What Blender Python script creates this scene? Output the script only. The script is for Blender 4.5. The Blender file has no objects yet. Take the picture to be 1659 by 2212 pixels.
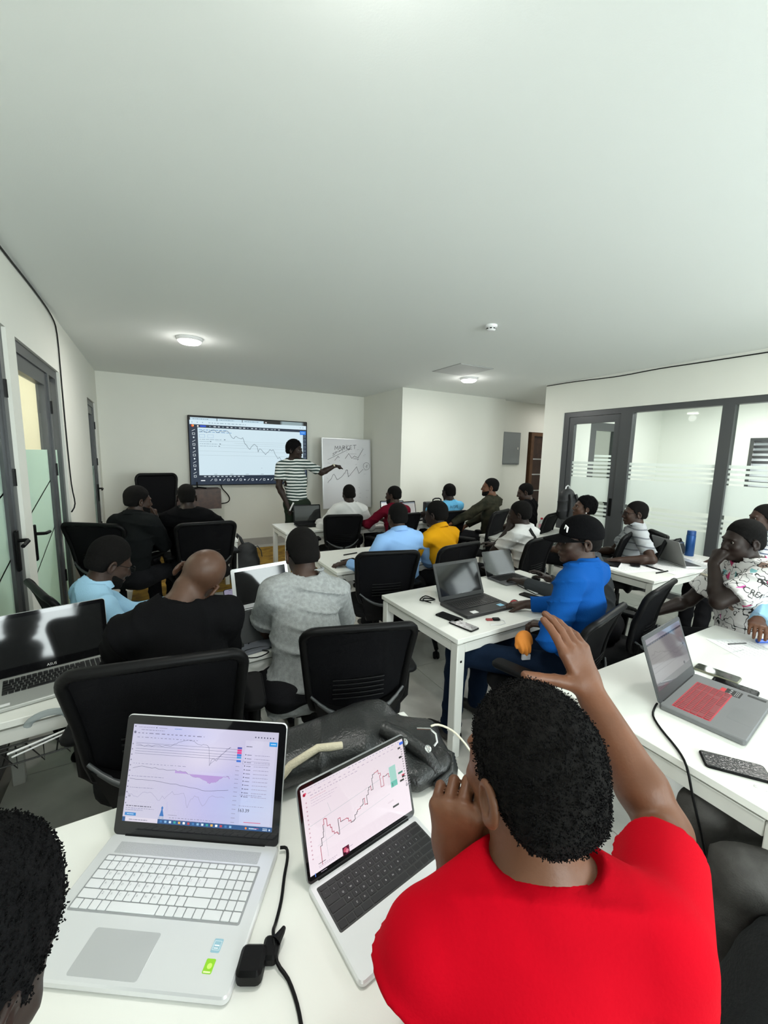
import bpy, math, random
import numpy as np
from mathutils import Matrix, Vector
from mathutils.bvhtree import BVHTree

SC = bpy.context.scene
COL = SC.collection
rad = math.radians

# ------------------------------------------------------------------ camera, world, big lights, exposure
CAMH = 1.62
def setup_camera():
    yaw, pitch, roll = 0.511072675, 0.137215575, 0.0217774121
    cy, sy, cp, sp = math.cos(yaw), math.sin(yaw), math.cos(pitch), math.sin(pitch)
    fwd = Vector((sy*cp, cy*cp, -sp)); right = Vector((cy, -sy, 0)); up = right.cross(fwd)
    cr, sr = math.cos(roll), math.sin(roll)
    r = cr*right + sr*up; u = -sr*right + cr*up
    cd = bpy.data.cameras.new('camera'); cam = bpy.data.objects.new('camera', cd); COL.objects.link(cam)
    m = Matrix(((r.x, u.x, -fwd.x, 0), (r.y, u.y, -fwd.y, 0), (r.z, u.z, -fwd.z, CAMH), (0, 0, 0, 1)))
    cam.matrix_world = m
    cd.sensor_fit = 'HORIZONTAL'; cd.sensor_width = 36; cd.lens = 878.94/1659*36
    cd.clip_start = 0.02; cd.clip_end = 60
    SC.camera = cam
setup_camera()
SC.view_settings.view_transform = 'Standard'; SC.view_settings.look = 'None'
SC.view_settings.gamma = 1; SC.view_settings.use_curve_mapping = False
SC.view_settings.exposure = 0.03
try:
    SC.cycles.use_denoising = True
    SC.cycles.max_bounces = 8; SC.cycles.diffuse_bounces = 5; SC.cycles.transparent_max_bounces = 16
    SC.cycles.sample_clamp_indirect = 6
except Exception: pass
w = bpy.data.worlds.new('sky'); SC.world = w; w.use_nodes = True
w.node_tree.nodes['Background'].inputs[0].default_value = (0.80, 0.90, 1.0, 1)
w.node_tree.nodes['Background'].inputs[1].default_value = 1.6
def area_light(name, loc, rot, sx, sy, power, color=(1, 1, 1), disk=False, spread=180):
    d = bpy.data.lights.new(name, 'AREA'); d.shape = 'DISK' if disk else 'RECTANGLE'
    d.size = sx
    if not disk: d.size_y = sy
    d.energy = power; d.color = color; d.spread = rad(spread)
    o = bpy.data.objects.new(name, d); COL.objects.link(o); o.location = loc; o.rotation_euler = rot
    return o
# daylight arriving through the windows in the wall behind the camera
area_light('window_daylight', (0.9, -2.62, 1.55), (rad(90), 0, 0), 1.9, 1.3, 135, (0.95, 0.99, 1.0))
area_light('window_daylight', (3.6, -2.62, 1.55), (rad(90), 0, 0), 1.9, 1.3, 135, (0.95, 0.99, 1.0))

area_light('window_daylight', (5.62, -1.4, 1.75), (0, rad(90), 0), 1.75, 1.9, 80, (0.93, 0.98, 1.0))

# ------------------------------------------------------------------ materials
def lin(c):
    if isinstance(c, str):
        c = c.lstrip('#'); c = [int(c[i:i+2], 16)/255 for i in (0, 2, 4)]
        return tuple((x/12.92 if x <= .04045 else ((x+.055)/1.055)**2.4) for x in c)
    return tuple(c)
MATS = {}
def mat(name, color, rough=.6, metal=0., bump=0., bscale=80., var=0., vscale=6., emit=None, estr=0., spec=.5, sheen=0., alpha=1., c2=None, coat=0.):
    if name in MATS: return MATS[name]
    m = bpy.data.materials.new(name); m.use_nodes = True
    nt = m.node_tree; b = nt.nodes['Principled BSDF']; c = lin(color)
    b.inputs['Base Color'].default_value = (*c, 1); b.inputs['Roughness'].default_value = rough
    b.inputs['Metallic'].default_value = metal; b.inputs['Specular IOR Level'].default_value = spec
    if coat: b.inputs['Coat Weight'].default_value = coat; b.inputs['Coat Roughness'].default_value = .05
    if sheen: b.inputs['Sheen Weight'].default_value = sheen; b.inputs['Sheen Roughness'].default_value = .5
    if emit: b.inputs['Emission Color'].default_value = (*lin(emit), 1); b.inputs['Emission Strength'].default_value = estr
    if alpha < 1: b.inputs['Alpha'].default_value = alpha
    if bump or var or c2:
        tc = nt.nodes.new('ShaderNodeTexCoord')
    if var or c2:
        n = nt.nodes.new('ShaderNodeTexNoise'); n.inputs['Scale'].default_value = vscale; n.inputs['Detail'].default_value = 5
        nt.links.new(tc.outputs['Object'], n.inputs['Vector'])
        r = nt.nodes.new('ShaderNodeValToRGB'); r.color_ramp.elements[0].position = .35; r.color_ramp.elements[1].position = .68
        d = lin(c2) if c2 else tuple(x*(1-var) for x in c)
        r.color_ramp.elements[0].color = (*d, 1); r.color_ramp.elements[1].color = (*c, 1)
        nt.links.new(n.outputs['Fac'], r.inputs['Fac']); nt.links.new(r.outputs['Color'], b.inputs['Base Color'])
    if bump:
        n2 = nt.nodes.new('ShaderNodeTexNoise'); n2.inputs['Scale'].default_value = bscale; n2.inputs['Detail'].default_value = 4
        nt.links.new(tc.outputs['Object'], n2.inputs['Vector'])
        bp = nt.nodes.new('ShaderNodeBump'); bp.inputs['Strength'].default_value = bump; bp.inputs['Distance'].default_value = .01
        nt.links.new(n2.outputs['Fac'], bp.inputs['Height']); nt.links.new(bp.outputs['Normal'], b.inputs['Normal'])
    MATS[name] = m
    return m
def glass_mat(name, tint=(1, 1, 1), refl=.9):
    m = bpy.data.materials.new(name); m.use_nodes = True; nt = m.node_tree; nt.nodes.remove(nt.nodes['Principled BSDF'])
    out = nt.nodes['Material Output']; t = nt.nodes.new('ShaderNodeBsdfTransparent'); g = nt.nodes.new('ShaderNodeBsdfGlossy')
    t.inputs['Color'].default_value = (*tint, 1); g.inputs['Roughness'].default_value = .02
    fr = nt.nodes.new('ShaderNodeFresnel'); fr.inputs['IOR'].default_value = 1.45
    mx = nt.nodes.new('ShaderNodeMixShader'); sc_ = nt.nodes.new('ShaderNodeMath'); sc_.operation = 'MULTIPLY'; sc_.inputs[1].default_value = .4; nt.links.new(fr.outputs[0], sc_.inputs[0]); nt.links.new(sc_.outputs[0], mx.inputs[0]); nt.links.new(t.outputs[0], mx.inputs[1]); nt.links.new(g.outputs[0], mx.inputs[2])
    nt.links.new(mx.outputs[0], out.inputs['Surface']); MATS[name] = m; return m
def film_mat(name, color, clear=.18):
    m = bpy.data.materials.new(name); m.use_nodes = True; nt = m.node_tree; nt.nodes.remove(nt.nodes['Principled BSDF'])
    out = nt.nodes['Material Output']; c = (*lin(color), 1)
    d = nt.nodes.new('ShaderNodeBsdfDiffuse'); tl = nt.nodes.new('ShaderNodeBsdfTranslucent'); t = nt.nodes.new('ShaderNodeBsdfTransparent')
    d.inputs[0].default_value = c; tl.inputs[0].default_value = c
    a = nt.nodes.new('ShaderNodeMixShader'); a.inputs[0].default_value = .5; nt.links.new(d.outputs[0], a.inputs[1]); nt.links.new(tl.outputs[0], a.inputs[2])
    b = nt.nodes.new('ShaderNodeMixShader'); b.inputs[0].default_value = clear; nt.links.new(a.outputs[0], b.inputs[1]); nt.links.new(t.outputs[0], b.inputs[2])
    nt.links.new(b.outputs[0], out.inputs['Surface']); MATS[name] = m; return m
def attr_mat(name, strength=None, rough=.5):
    m = bpy.data.materials.new(name); m.use_nodes = True; nt = m.node_tree; b = nt.nodes['Principled BSDF']
    a = nt.nodes.new('ShaderNodeVertexColor'); a.layer_name = 'col'
    if strength is None:
        nt.links.new(a.outputs['Color'], b.inputs['Base Color']); b.inputs['Roughness'].default_value = rough
    else:
        b.inputs['Base Color'].default_value = (.01, .01, .01, 1); b.inputs['Roughness'].default_value = .06 if rough == .5 else rough; b.inputs['Specular IOR Level'].default_value = .5
        nt.links.new(a.outputs['Color'], b.inputs['Emission Color']); b.inputs['Emission Strength'].default_value = strength
    MATS[name] = m; return m

M_WALL = mat('wall_paint', (.80, .80, .735), .75, bump=.05, bscale=160, var=.02, vscale=2)
M_CEIL = mat('ceiling_paint', (.80, .825, .80), .85, bump=.04, bscale=150)
M_FRAME = mat('grey_aluminium', (.085, .088, .092), .38, .35)
M_BLACK = mat('black_plastic', (.003, .003, .0033), .45, spec=.16, bump=.05, bscale=300)
M_BLACKSOFT = mat('black_rubbery', (.003, .003, .0035), .6, spec=.15)
M_PLGREY = mat('grey_plastic_band', (.06, .065, .068), .35)
M_DESK = mat('white_laminate', (.82, .82, .775), .36, bump=.02, bscale=300)
M_DESKFR = mat('white_powder_coat', (.72, .72, .68), .4, bump=.02, bscale=400)
M_SILVER = mat('silver_aluminium', (.66, .67, .68), .32, .55)
M_ALUW = mat('bright_aluminium', (.78, .79, .80), .30, .35)
M_CHROME = mat('chrome', (.7, .7, .7), .15, 1.)
M_DARKM = mat('dark_wire', (.05, .05, .05), .4, .6)
M_PAPER = mat('white_paper', (.82, .82, .82), .8)
M_WHITE = mat('white_plastic', (.8, .8, .8), .35)
M_GLASS = glass_mat('clear_glass', (.95, .98, .97))
M_GLOSSBLK = mat('glossy_black_glass', (.006, .006, .007), .05, spec=.6)
M_UI = attr_mat('screen_light', 1.0)
M_UITV = attr_mat('screen_light_matte', .95, .55)
M_UIDIM = attr_mat('screen_light_dim', .55)
M_INK = attr_mat('ink', None, .5)
M_FILM = film_mat('frosted_film', (.90, .94, .91), .14)
M_FILMG = film_mat('green_frosted_film', (.66, .80, .755), .10)

# ------------------------------------------------------------------ mesh helpers
def link(o, parent=None):
    COL.objects.link(o)
    if parent is not None: o.parent = parent
    return o
def mesh(name, v, f, mats, mi=None, smooth=None):
    me = bpy.data.meshes.new(name)
    if isinstance(v, np.ndarray) and isinstance(f, np.ndarray) and f.ndim == 2:
        n, k = f.shape
        me.vertices.add(len(v)); me.vertices.foreach_set('co', np.ascontiguousarray(v, dtype=np.float32).ravel())
        me.loops.add(n*k); me.loops.foreach_set('vertex_index', np.ascontiguousarray(f, dtype=np.int32).ravel())
        me.polygons.add(n); me.polygons.foreach_set('loop_start', np.arange(0, n*k, k, dtype=np.int32))
        me.update(calc_edges=True); me.validate()
    else:
        me.from_pydata([tuple(x) for x in v], [], f); me.update()
    for m in (mats if isinstance(mats, (list, tuple)) else [mats]): me.materials.append(m)
    if mi is not None and len(mi) == len(me.polygons): me.polygons.foreach_set('material_index', np.array(mi, dtype=np.int32))
    if smooth == 'all': me.shade_smooth()
    elif smooth: me.shade_smooth(); me.set_sharp_from_angle(angle=rad(smooth))
    return me
def tag(o, label=None, cat=None, group=None, kind=None):
    if label: o['label'] = label
    if cat: o['category'] = cat
    if group: o['group'] = group
    if kind: o['kind'] = kind
    return o
def empty(name, loc, rz=0, label=None, cat=None, group=None, kind=None):
    o = bpy.data.objects.new(name, None); COL.objects.link(o); o.location = loc; o.rotation_euler = (0, 0, rz)
    o.empty_display_size = .1
    return tag(o, label, cat, group, kind)
def onto(me_name, me, parent):
    return link(bpy.data.objects.new(me_name, me), parent)
def copy_tree(o, parent=None):
    c = o.copy(); COL.objects.link(c); c.parent = parent
    for ch in o.children: copy_tree(ch, c)
    return c
def V(*a): return np.array(a, dtype=float)
def nrm(a): a = np.asarray(a, float); return a/(np.linalg.norm(a)+1e-12)
class MB:
    def __init__(s): s.v = []; s.f = []; s.m = []
    def add(s, v, f, mi=0, M=None):
        o = len(s.v)
        if M is not None: v = [M @ Vector(p) for p in v]
        s.v += [tuple(p) for p in v]; s.f += [tuple(i+o for i in q) for q in f]; s.m += [mi]*len(f); return s
    def box(s, lo, hi, mi=0, M=None):
        x0, y0, z0 = lo; x1, y1, z1 = hi
        v = [(x0, y0, z0), (x1, y0, z0), (x1, y1, z0), (x0, y1, z0), (x0, y0, z1), (x1, y0, z1), (x1, y1, z1), (x0, y1, z1)]
        return s.add(v, [(3, 2, 1, 0), (4, 5, 6, 7), (0, 1, 5, 4), (1, 2, 6, 5), (2, 3, 7, 6), (3, 0, 4, 7)], mi, M)
    def slab(s, c, w, d, h, r=.01, ch=.002, seg=4, mi=0, M=None, top=1.):
        # rounded-rectangle prism: c = centre of the bottom
        r = min(r, w/2-1e-4, d/2-1e-4)
        def ring(ins, z, sc=1.):
            o = []
            rr = max(r-ins, 1e-4)
            for q, (sx, sy) in enumerate(((1, 1), (-1, 1), (-1, -1), (1, -1))):
                cx, cy = sx*(w/2-r), sy*(d/2-r)
                for k in range(seg+1):
                    a = q*math.pi/2 + k/seg*math.pi/2
                    o.append((c[0]+(cx+rr*math.cos(a))*sc, c[1]+(cy+rr*math.sin(a))*sc, c[2]+z))
            return o
        n = 4*(seg+1); ch = min(ch, h/2.01)
        v = ring(ch, 0)+ring(0, ch)+ring(0, h-ch, top)+ring(ch, h, top)
        f = [tuple(reversed(range(n)))]
        for L in range(3):
            f += [(L*n+i, L*n+(i+1) % n, (L+1)*n+(i+1) % n, (L+1)*n+i) for i in range(n)]
        f.append(tuple(range(3*n, 4*n)))
        return s.add(v, f, mi, M)
    def tube(s, pts, r, n=8, mi=0, M=None, closed=False, flat=None):
        P = [Vector(p) for p in pts]; R = r if isinstance(r, (list, tuple)) else [r]*len(P); L = len(P); v = []; f = []
        up = Vector((0, 0, 1)); T0 = None; nn = None
        for i in range(L):
            t = (P[(i+1) % L]-P[i-1]) if closed else (P[min(i+1, L-1)]-P[max(i-1, 0)])
            t = t.normalized() if t.length > 1e-9 else Vector((0, 0, 1))
            if nn is None:
                nn = t.orthogonal().normalized() if flat is None else (Vector(flat)-t*t.dot(Vector(flat))).normalized()
            else:
                nn = (nn-t*nn.dot(t)); nn = nn.normalized() if nn.length > 1e-6 else t.orthogonal().normalized()
            b = t.cross(nn)
            for k in range(n):
                a = 2*math.pi*k/n; v.append(P[i]+(nn*math.cos(a)+b*math.sin(a))*R[i])
        for i in range(L if closed else L-1):
            j = (i+1) % L
            f += [(i*n+k, i*n+(k+1) % n, j*n+(k+1) % n, j*n+k) for k in range(n)]
        if not closed: f += [tuple(reversed(range(n))), tuple(range((L-1)*n, L*n))]
        return s.add(v, f, mi, M)
    def lathe(s, prof, n=20, mi=0, M=None):
        v = []; f = []; L = len(prof)
        for r, z in prof:
            for k in range(n): a = 2*math.pi*k/n; v.append((r*math.cos(a), r*math.sin(a), z))
        for i in range(L-1): f += [(i*n+k, i*n+(k+1) % n, (i+1)*n+(k+1) % n, (i+1)*n+k) for k in range(n)]
        f += [tuple(reversed(range(n))), tuple(range((L-1)*n, L*n))]
        return s.add(v, f, mi, M)
    def sheet(s, fn, nu, nv, th, mi=0, M=None):
        # closed thin surface: fn(u,v)->point ; thickness th along local normal (approximated by +y)
        v = []
        for side in (0, 1):
            for j in range(nv+1):
                for i in range(nu+1):
                    p = fn(i/nu, j/nv); v.append((p[0], p[1]+(th/2 if side else -th/2), p[2]))
        W = nu+1; O = W*(nv+1); f = []
        for j in range(nv):
            for i in range(nu):
                a = j*W+i; f.append((a, a+1, a+W+1, a+W)); f.append((O+a, O+a+W, O+a+W+1, O+a+1))
        for i in range(nu):
            f.append((i, O+i, O+i+1, i+1)); a = nv*W+i; f.append((a, a+1, O+a+1, O+a))
        for j in range(nv):
            a = j*W; f.append((a, a+W, O+a+W, O+a)); a = j*W+nu; f.append((a, O+a, O+a+W, a+W))
        return s.add(v, f, mi, M)
    def me(s, name, mats, smooth=40): return mesh(name, s.v, s.f, mats, s.m, smooth)
    def build(s, name, mats, parent=None, smooth=40): return onto(name, s.me(name, mats, smooth), parent)

_TXT = {}
def text_geo(t):
    if t in _TXT: return _TXT[t]
    cu = bpy.data.curves.new('tmp', 'FONT'); cu.body = t; cu.size = 1; cu.resolution_u = 2
    o = bpy.data.objects.new('tmp', cu); COL.objects.link(o)
    dg = bpy.context.evaluated_depsgraph_get(); me = bpy.data.meshes.new_from_object(o.evaluated_get(dg))
    v = [(p.co.x, p.co.y) for p in me.vertices]; f = [tuple(p.vertices) for p in me.polygons]
    bpy.data.objects.remove(o); bpy.data.curves.remove(cu); bpy.data.meshes.remove(me)
    _TXT[t] = (v, f); return v, f
class UI:
    # flat coloured drawing in metres on a local plane (x right, y up), stacked in thin layers
    def __init__(s, W, H, eps=4e-5): s.W, s.H, s.eps = W, H, eps; s.v = []; s.f = []; s.c = []; s.z = 0
    def _add(s, v, f, col):
        o = len(s.v); s.z += s.eps; s.v += [(x, y, s.z) for x, y in v]; s.f += [tuple(i+o for i in q) for q in f]; s.c += [lin(col)]*len(v)
    def quad(s, x0, y0, x1, y1, col):
        a, b, c, d = x0*s.W, y0*s.H, x1*s.W, y1*s.H; s._add([(a, b), (c, b), (c, d), (a, d)], [(0, 1, 2, 3)], col)
    def grad(s, x0, y0, x1, y1, cols, nx=12, ny=8):
        v = []; f = []; cc = []
        for j in range(ny+1):
            for i in range(nx+1):
                u, t = i/nx, j/ny; v.append(((x0+(x1-x0)*u)*s.W, (y0+(y1-y0)*t)*s.H)); cc.append(cols(u, t))
        for j in range(ny):
            for i in range(nx): a = j*(nx+1)+i; f.append((a, a+1, a+nx+2, a+nx+1))
        o = len(s.v); s.z += s.eps; s.v += [(x, y, s.z) for x, y in v]; s.f += [tuple(i+o for i in q) for q in f]; s.c += cc
    def line(s, pts, w, col):
        P = [(x*s.W, y*s.H) for x, y in pts]; v = []; f = []
        for (ax, ay), (bx, by) in zip(P[:-1], P[1:]):
            l = math.hypot(bx-ax, by-ay) or 1e-9; nx, ny = -(by-ay)/l*w/2, (bx-ax)/l*w/2; k = len(v); ex, ey = (bx-ax)/l*w*.3, (by-ay)/l*w*.3
            v += [(ax+nx-ex, ay+ny-ey), (ax-nx-ex, ay-ny-ey), (bx-nx+ex, by-ny+ey), (bx+nx+ex, by+ny+ey)]; f.append((k, k+1, k+2, k+3))
        s._add(v, f, col)
    def rect(s, x0, y0, x1, y1, w, col): s.line([(x0, y0), (x1, y0), (x1, y1), (x0, y1), (x0, y0)], w, col)
    def disc(s, x, y, r, col, n=12):
        s._add([(x*s.W+r*math.cos(6.2832*k/n), y*s.H+r*math.sin(6.2832*k/n)) for k in range(n)], [tuple(range(n))], col)
    def text(s, t, x, y, h, col, rot=0):
        v, f = text_geo(t); c, d = math.cos(rot), math.sin(rot); h /= .7
        s._add([(x*s.W+h*(a*c-b*d), y*s.H+h*(a*d+b*c)) for a, b in v], f, col)
    def dash(s, x0, y, x1, h, col, rnd, n=5):
        # a run of word-sized dashes, for type too small to read
        x = x0
        while x < x1:
            l = rnd.uniform(.25, 1)*(x1-x0)/n; s.quad(x, y, min(x+l, x1), y+h, col); x += l+(x1-x0)*.03
    def build(s, name, m, parent, M=None):
        v = s.v if M is None else [M @ Vector(p) for p in s.v]
        me = mesh(name, v, s.f, m)
        a = me.color_attributes.new('col', 'FLOAT_COLOR', 'POINT')
        a.data.foreach_set('color', np.array([(*c, 1) for c in s.c], dtype=np.float32).ravel())
        return onto(name, me, parent)
def basis(o, x, y, z):
    return Matrix(((x[0], y[0], z[0], o[0]), (x[1], y[1], z[1], o[1]), (x[2], y[2], z[2], o[2]), (0, 0, 0, 1)))

# ------------------------------------------------------------------ the room
XL, XR, YB, YR, HC = -0.70, 5.27, 7.31, -2.40, 2.74
def struct(name, mb, m, parent=None, label=None, smooth=None):
    o = mb.build(name, m, parent, smooth)
    if parent is None: tag(o, label, kind='structure')
    return o
def sroot(name, loc=(0, 0, 0), label=None):
    o = empty(name, loc); tag(o, label, kind='structure'); return o

M_TILE = mat('grey_floor_tile', (.64, .625, .585), .28, bump=.02, bscale=60, var=.16, vscale=7)
M_GROUT = mat('floor_grout', (.20, .195, .18), .9)
M_BASE = mat('baseboard_tile', (.42, .40, .37), .4, var=.1)
fl = struct('floor', MB().box((-3, -2.8, -.16), (9.2, 8.2, -.004)), M_GROUT)
nx, ny = 10, 16; tw, tl = (XR-XL)/nx, (YB-YR)/ny
tile_me = MB().slab((0, 0, -.012), tw-.004, tl-.004, .012, .002, .001, 1).me('floor_tile', M_TILE)
for i in range(nx):
    for j in range(ny):
        o = onto('floor_tile', tile_me, fl); o.location = (XL+(i+.5)*tw, YR+(j+.5)*tl, 0)
struct('ceiling', MB().box((-3, -2.8, HC), (9.2, 8.2, HC+.15)), M_CEIL)

# left wall with three door openings
LD = [(2.10, 3.14, 2.29), (3.31, 4.61, 2.28), (6.29, 7.05, 2.26)]
b = MB(); y = YR-.2
for a, c, z in LD:
    b.box((XL-.16, y, 0), (XL, a, HC)); b.box((XL-.16, a, z), (XL, c, HC)); y = c
b.box((XL-.16, y, 0), (XL, YB+.2, HC)); struct('wall_left', b, M_WALL)
struct('wall_back', MB().box((XL, YB, 0), (3.60, YB+.15, HC)), M_WALL)
b = MB().box((3.60, 5.88, 0), (5.92, YB+.15, HC)).box((5.92, 5.985, 0), (6.72, YB, HC)).box((6.72, 5.985, 2.17), (7.7, YB, HC)).box((7.7, 5.985, 0), (9.2, YB, HC))
struct('wall_alcove', b, M_WALL)
# right wall: solid end, header above the glass, and solid behind
b = MB().box((XR, 4.067, 0), (XR+.14, 4.41, HC)).box((XR, -.35, 2.30), (XR+.14, 4.067, HC)).box((XR, YR-.2, 0), (XR+.14, -2.35, HC)).box((XR, -.45, 0), (XR+.14, -.35, HC)).box((XR, -2.35, 0), (XR+.14, -.45, .85)).box((XR, -2.35, 2.64), (XR+.14, -.45, HC))
struct('wall_right', b, M_WALL)
b = MB(); wins = [(-.05, 1.85), (2.65, 4.55)]; x = XL-.16
for a, c in wins:
    b.box((x, YR-.15, 0), (a, YR, HC)).box((a, YR-.15, 0), (c, YR, .9)).box((a, YR-.15, 2.2), (c, YR, HC)); x = c
b.box((x, YR-.15, 0), (XR+.14, YR, HC)); struct('wall_rear', b, M_WALL)
for n, (a, c) in enumerate(wins):
    r = sroot('window_%d' % (n+3))
    MB().box((a, YR-.1, .9), (a+.05, YR-.04, 2.2)).box((c-.05, YR-.1, .9), (c, YR-.04, 2.2)).box((a, YR-.1, .9), (c, YR-.04, .95)).box((a, YR-.1, 2.15), (c, YR-.04, 2.2)).box(((a+c)/2-.025, YR-.1, .9), ((a+c)/2+.025, YR-.04, 2.2)).build('window_frame', M_FRAME, r)
    MB().box((a+.05, YR-.075, .95), (c-.05, YR-.07, 2.15)).build('pane', M_GLASS, r)
r = sroot('window_5')
MB().box((XR+.05, -2.35, .85), (XR+.1, -2.3, 2.64)).box((XR+.05, -.5, .85), (XR+.1, -.45, 2.64)).box((XR+.05, -2.3, .85), (XR+.1, -.5, .9)).box((XR+.05, -2.3, 2.59), (XR+.1, -.5, 2.64)).box((XR+.05, -1.47, .9), (XR+.1, -1.43, 2.59)).build('window_frame', M_FRAME, r)
MB().box((XR+.07, -2.3, .9), (XR+.075, -.5, 2.59)).build('pane', M_GLASS, r)
# baseboards
struct('baseboard_back', MB().box((XL, YB-.015, 0), (3.6, YB, .125)), M_BASE)
b = MB(); y = YR
for a, c, z in LD: b.box((XL, y, 0), (XL+.012, a, .125)); y = c
b.box((XL, y, 0), (XL+.012, YB, .125)); struct('baseboard_left', b, M_BASE)
struct('baseboard_alcove', MB().box((3.585, 5.865, 0), (5.92, 5.88, .125)).box((3.585, 5.865, 0), (3.60, YB, .125)), M_BASE)
struct('baseboard_right', MB().box((XR-.012, 4.067, 0), (XR, 4.41, .125)), M_BASE)

# rooms seen through the glass
M_ROOM2 = mat('side_room_paint', (.80, .76, .62), .8)
struct('wall_side_rooms', MB().box((-2.7, 1.2, 0), (-2.6, 7.6, HC)).box((-2.6, 1.2, 0), (XL-.16, 1.3, HC)).box((-2.6, 7.5, 0), (XL-.16, 7.6, HC)).box((-2.6, 4.9, 0), (XL-.16, 5.0, HC)), M_ROOM2)
M_ROOM3 = mat('glass_room_paint', (.84, .85, .80), .8)
b = MB().box((XR+.14, 4.32, 0), (6.3, 4.41, HC)).box((7.15, 4.32, 0), (8.5, 4.41, HC)).box((6.3, 4.32, 2.25), (7.15, 4.41, HC))
b.box((8.4, 2.95, 0), (8.5, 4.41, HC)).box((8.4, 1.35, 0), (8.5, 2.95, 1.16)).box((8.4, 1.35, 2.03), (8.5, 2.95, HC)).box((8.4, -1.2, 0), (8.5, 1.35, HC)).box((XR+.14, -1.3, 0), (8.5, -1.2, HC))
struct('wall_glass_room', b, M_ROOM3)
struct('wall_corridor', MB().box((8.6, 4.41, 0), (8.7, 6, HC)), M_WALL)
area_light('side_room_glow', (-1.65, 3.9, HC-.03), (0, 0, 0), .6, .6, 52, (1, .95, .80))
area_light('side_room_glow', (-1.6, 6.2, HC-.03), (0, 0, 0), .4, .4, 3, (1, .95, .85))
area_light('glass_room_glow', (6.9, 2.6, HC-.03), (0, 0, 0), 1.0, 1.0, 72, (1, 1, .97))
area_light('corridor_glow', (7.2, 5.2, HC-.03), (0, 0, 0), .3, .3, 10, (1, .98, .93))

# left doors: aluminium frames with frosted glass
def bars(mb, rects, x0, x1):
    for y0, z0, y1, z1 in rects: mb.box((x0, y0, z0), (x1, y1, z1))
def lever(parent, x, y, z, d):
    h = MB(); h.slab((0, 0, 0), .045, .24, .012, .008, .002, 3, M=Matrix.Translation((x, y, z)) @ Matrix.Rotation(rad(90), 4, 'Y') @ Matrix.Rotation(rad(90), 4, 'Z'))
    h.tube([(x, y, z+.06), (x+.055, y, z+.06), (x+.06, y+.02*d, z+.058), (x+.06, y+.13*d, z+.05)], .011, 8); return h.build('door_handle', M_BLACK, parent)
def left_door(n, a, c, top, leaf, film_top, handle=None, stripes=(), hinges=None):
    r = sroot('door_%d' % n, (0, 0, 0)); x0, x1 = XL-.10, XL-.02; fw = .07
    f = MB(); bars(f, [(a, 0, a+fw, top), (c-fw, 0, c, top), (a+fw, top-fw, c-fw, top)], x0, x1)
    if leaf[1] < c-.12: bars(f, [(leaf[1], 0, leaf[1]+.06, top-fw), (leaf[1]+.06, 0, c-fw, .08)], x0, x1)
    f.build('door_frame', M_FRAME, r)
    l0, l1 = leaf; lf = MB(); bars(lf, [(l0, .02, l0+.075, top-fw), (l1-.075, .02, l1, top-fw), (l0+.075, top-fw-.1, l1-.075, top-fw), (l0+.075, .02, l1-.075, .16)], x0+.015, x1-.012)
    lf.build('door_leaf', M_FRAME, r)
    xg = XL-.055
    MB().box((xg-.004, l0+.07, .15), (xg+.004, l1-.07, top-fw-.09)).build('pane', M_GLASS, r)
    MB().box((xg+.0045, l0+.07, .15), (xg+.0065, l1-.07, film_top)).build('frosted_film', M_FILMG, r)
    for z0, z1 in stripes: MB().box((xg+.0045, l0+.07, z0), (xg+.0065, l1-.07, z1)).build('frosted_stripe', M_FILM, r)
    for z, s in ((1.26, .10), (.86, .12)):
        MB().add([(xg+.008, l0+.07, z-s), (xg+.008, l0+.07, z-s+.012), (xg+.008, l1-.07, z+s+.012), (xg+.008, l1-.07, z+s)], [(0, 3, 2, 1), (0, 1, 2, 3)]).build('film_line', mat('film_cut_line', (.16, .20, .18), .6), r)
    if leaf[1] < c-.12:
        MB().box((xg-.004, leaf[1]+.055, .07), (xg+.004, c-fw+.005, top-fw)).build('pane', M_GLASS, r)
        MB().box((xg+.0045, leaf[1]+.055, .07), (xg+.0065, c-fw+.005, film_top)).build('frosted_film', M_FILMG, r)
    for z in (1.95, 1.45, .55): MB().tube([(x1, leaf[1]+.03, z-.05), (x1, leaf[1]+.03, z+.05)], .012, 8).build('door_hinge', M_BLACK, r)
    if handle: lever(r, x1-.004, handle[0], handle[1], handle[2])
    return r
left_door(1, 2.10, 3.14, 2.29, (2.17, 3.07), 1.62, (3.03, 1.03, -1), [(1.66, 1.70), (1.735, 1.77), (1.81, 1.85), (1.885, 1.915)])
left_door(2, 3.31, 4.61, 2.28, (3.38, 4.24), 1.61, (3.42, 1.00, 1))
left_door(3, 6.29, 7.05, 2.26, (6.36, 6.98), 1.40, (6.93, 1.02, -1))

# glass partition in the right wall
g = sroot('window_1', (0, 0, 0), 'grey framed glass partition with frosted bands')
x0, x1 = XR+.02, XR+.11
f = MB(); bars(f, [(3.98, 0, 4.067, 2.30), (3.07, 0, 3.22, 2.23), (2.02, 0, 2.13, 2.23), (.92, 0, 1.03, 2.23), (-.35, 0, -.25, 2.30), (-.25, 2.23, 3.98, 2.30), (-.25, 0, 3.07, .07)], x0, x1)
f.build('partition_frame', M_FRAME, g)
for a, c in ((2.13, 3.07), (1.03, 2.02), (-.25, .92)):
    MB().box((XR+.06, a, .07), (XR+.07, c, 2.23)).build('pane', M_GLASS, g)
def films(parent, a, c, xf):
    for z0, z1 in ((1.565, 1.60), (1.515, 1.545), (1.46, 1.49), (1.405, 1.435), (1.06, 1.385), (.985, 1.015), (.93, .96), (.875, .905), (.08, .85)):
        MB().box((xf, a, z0), (xf+.002, c, z1)).build('frosted_band', M_FILM, parent)
for a, c in ((2.13, 3.07), (1.03, 2.02), (-.25, .92)): films(g, a, c, XR+.057)
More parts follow.
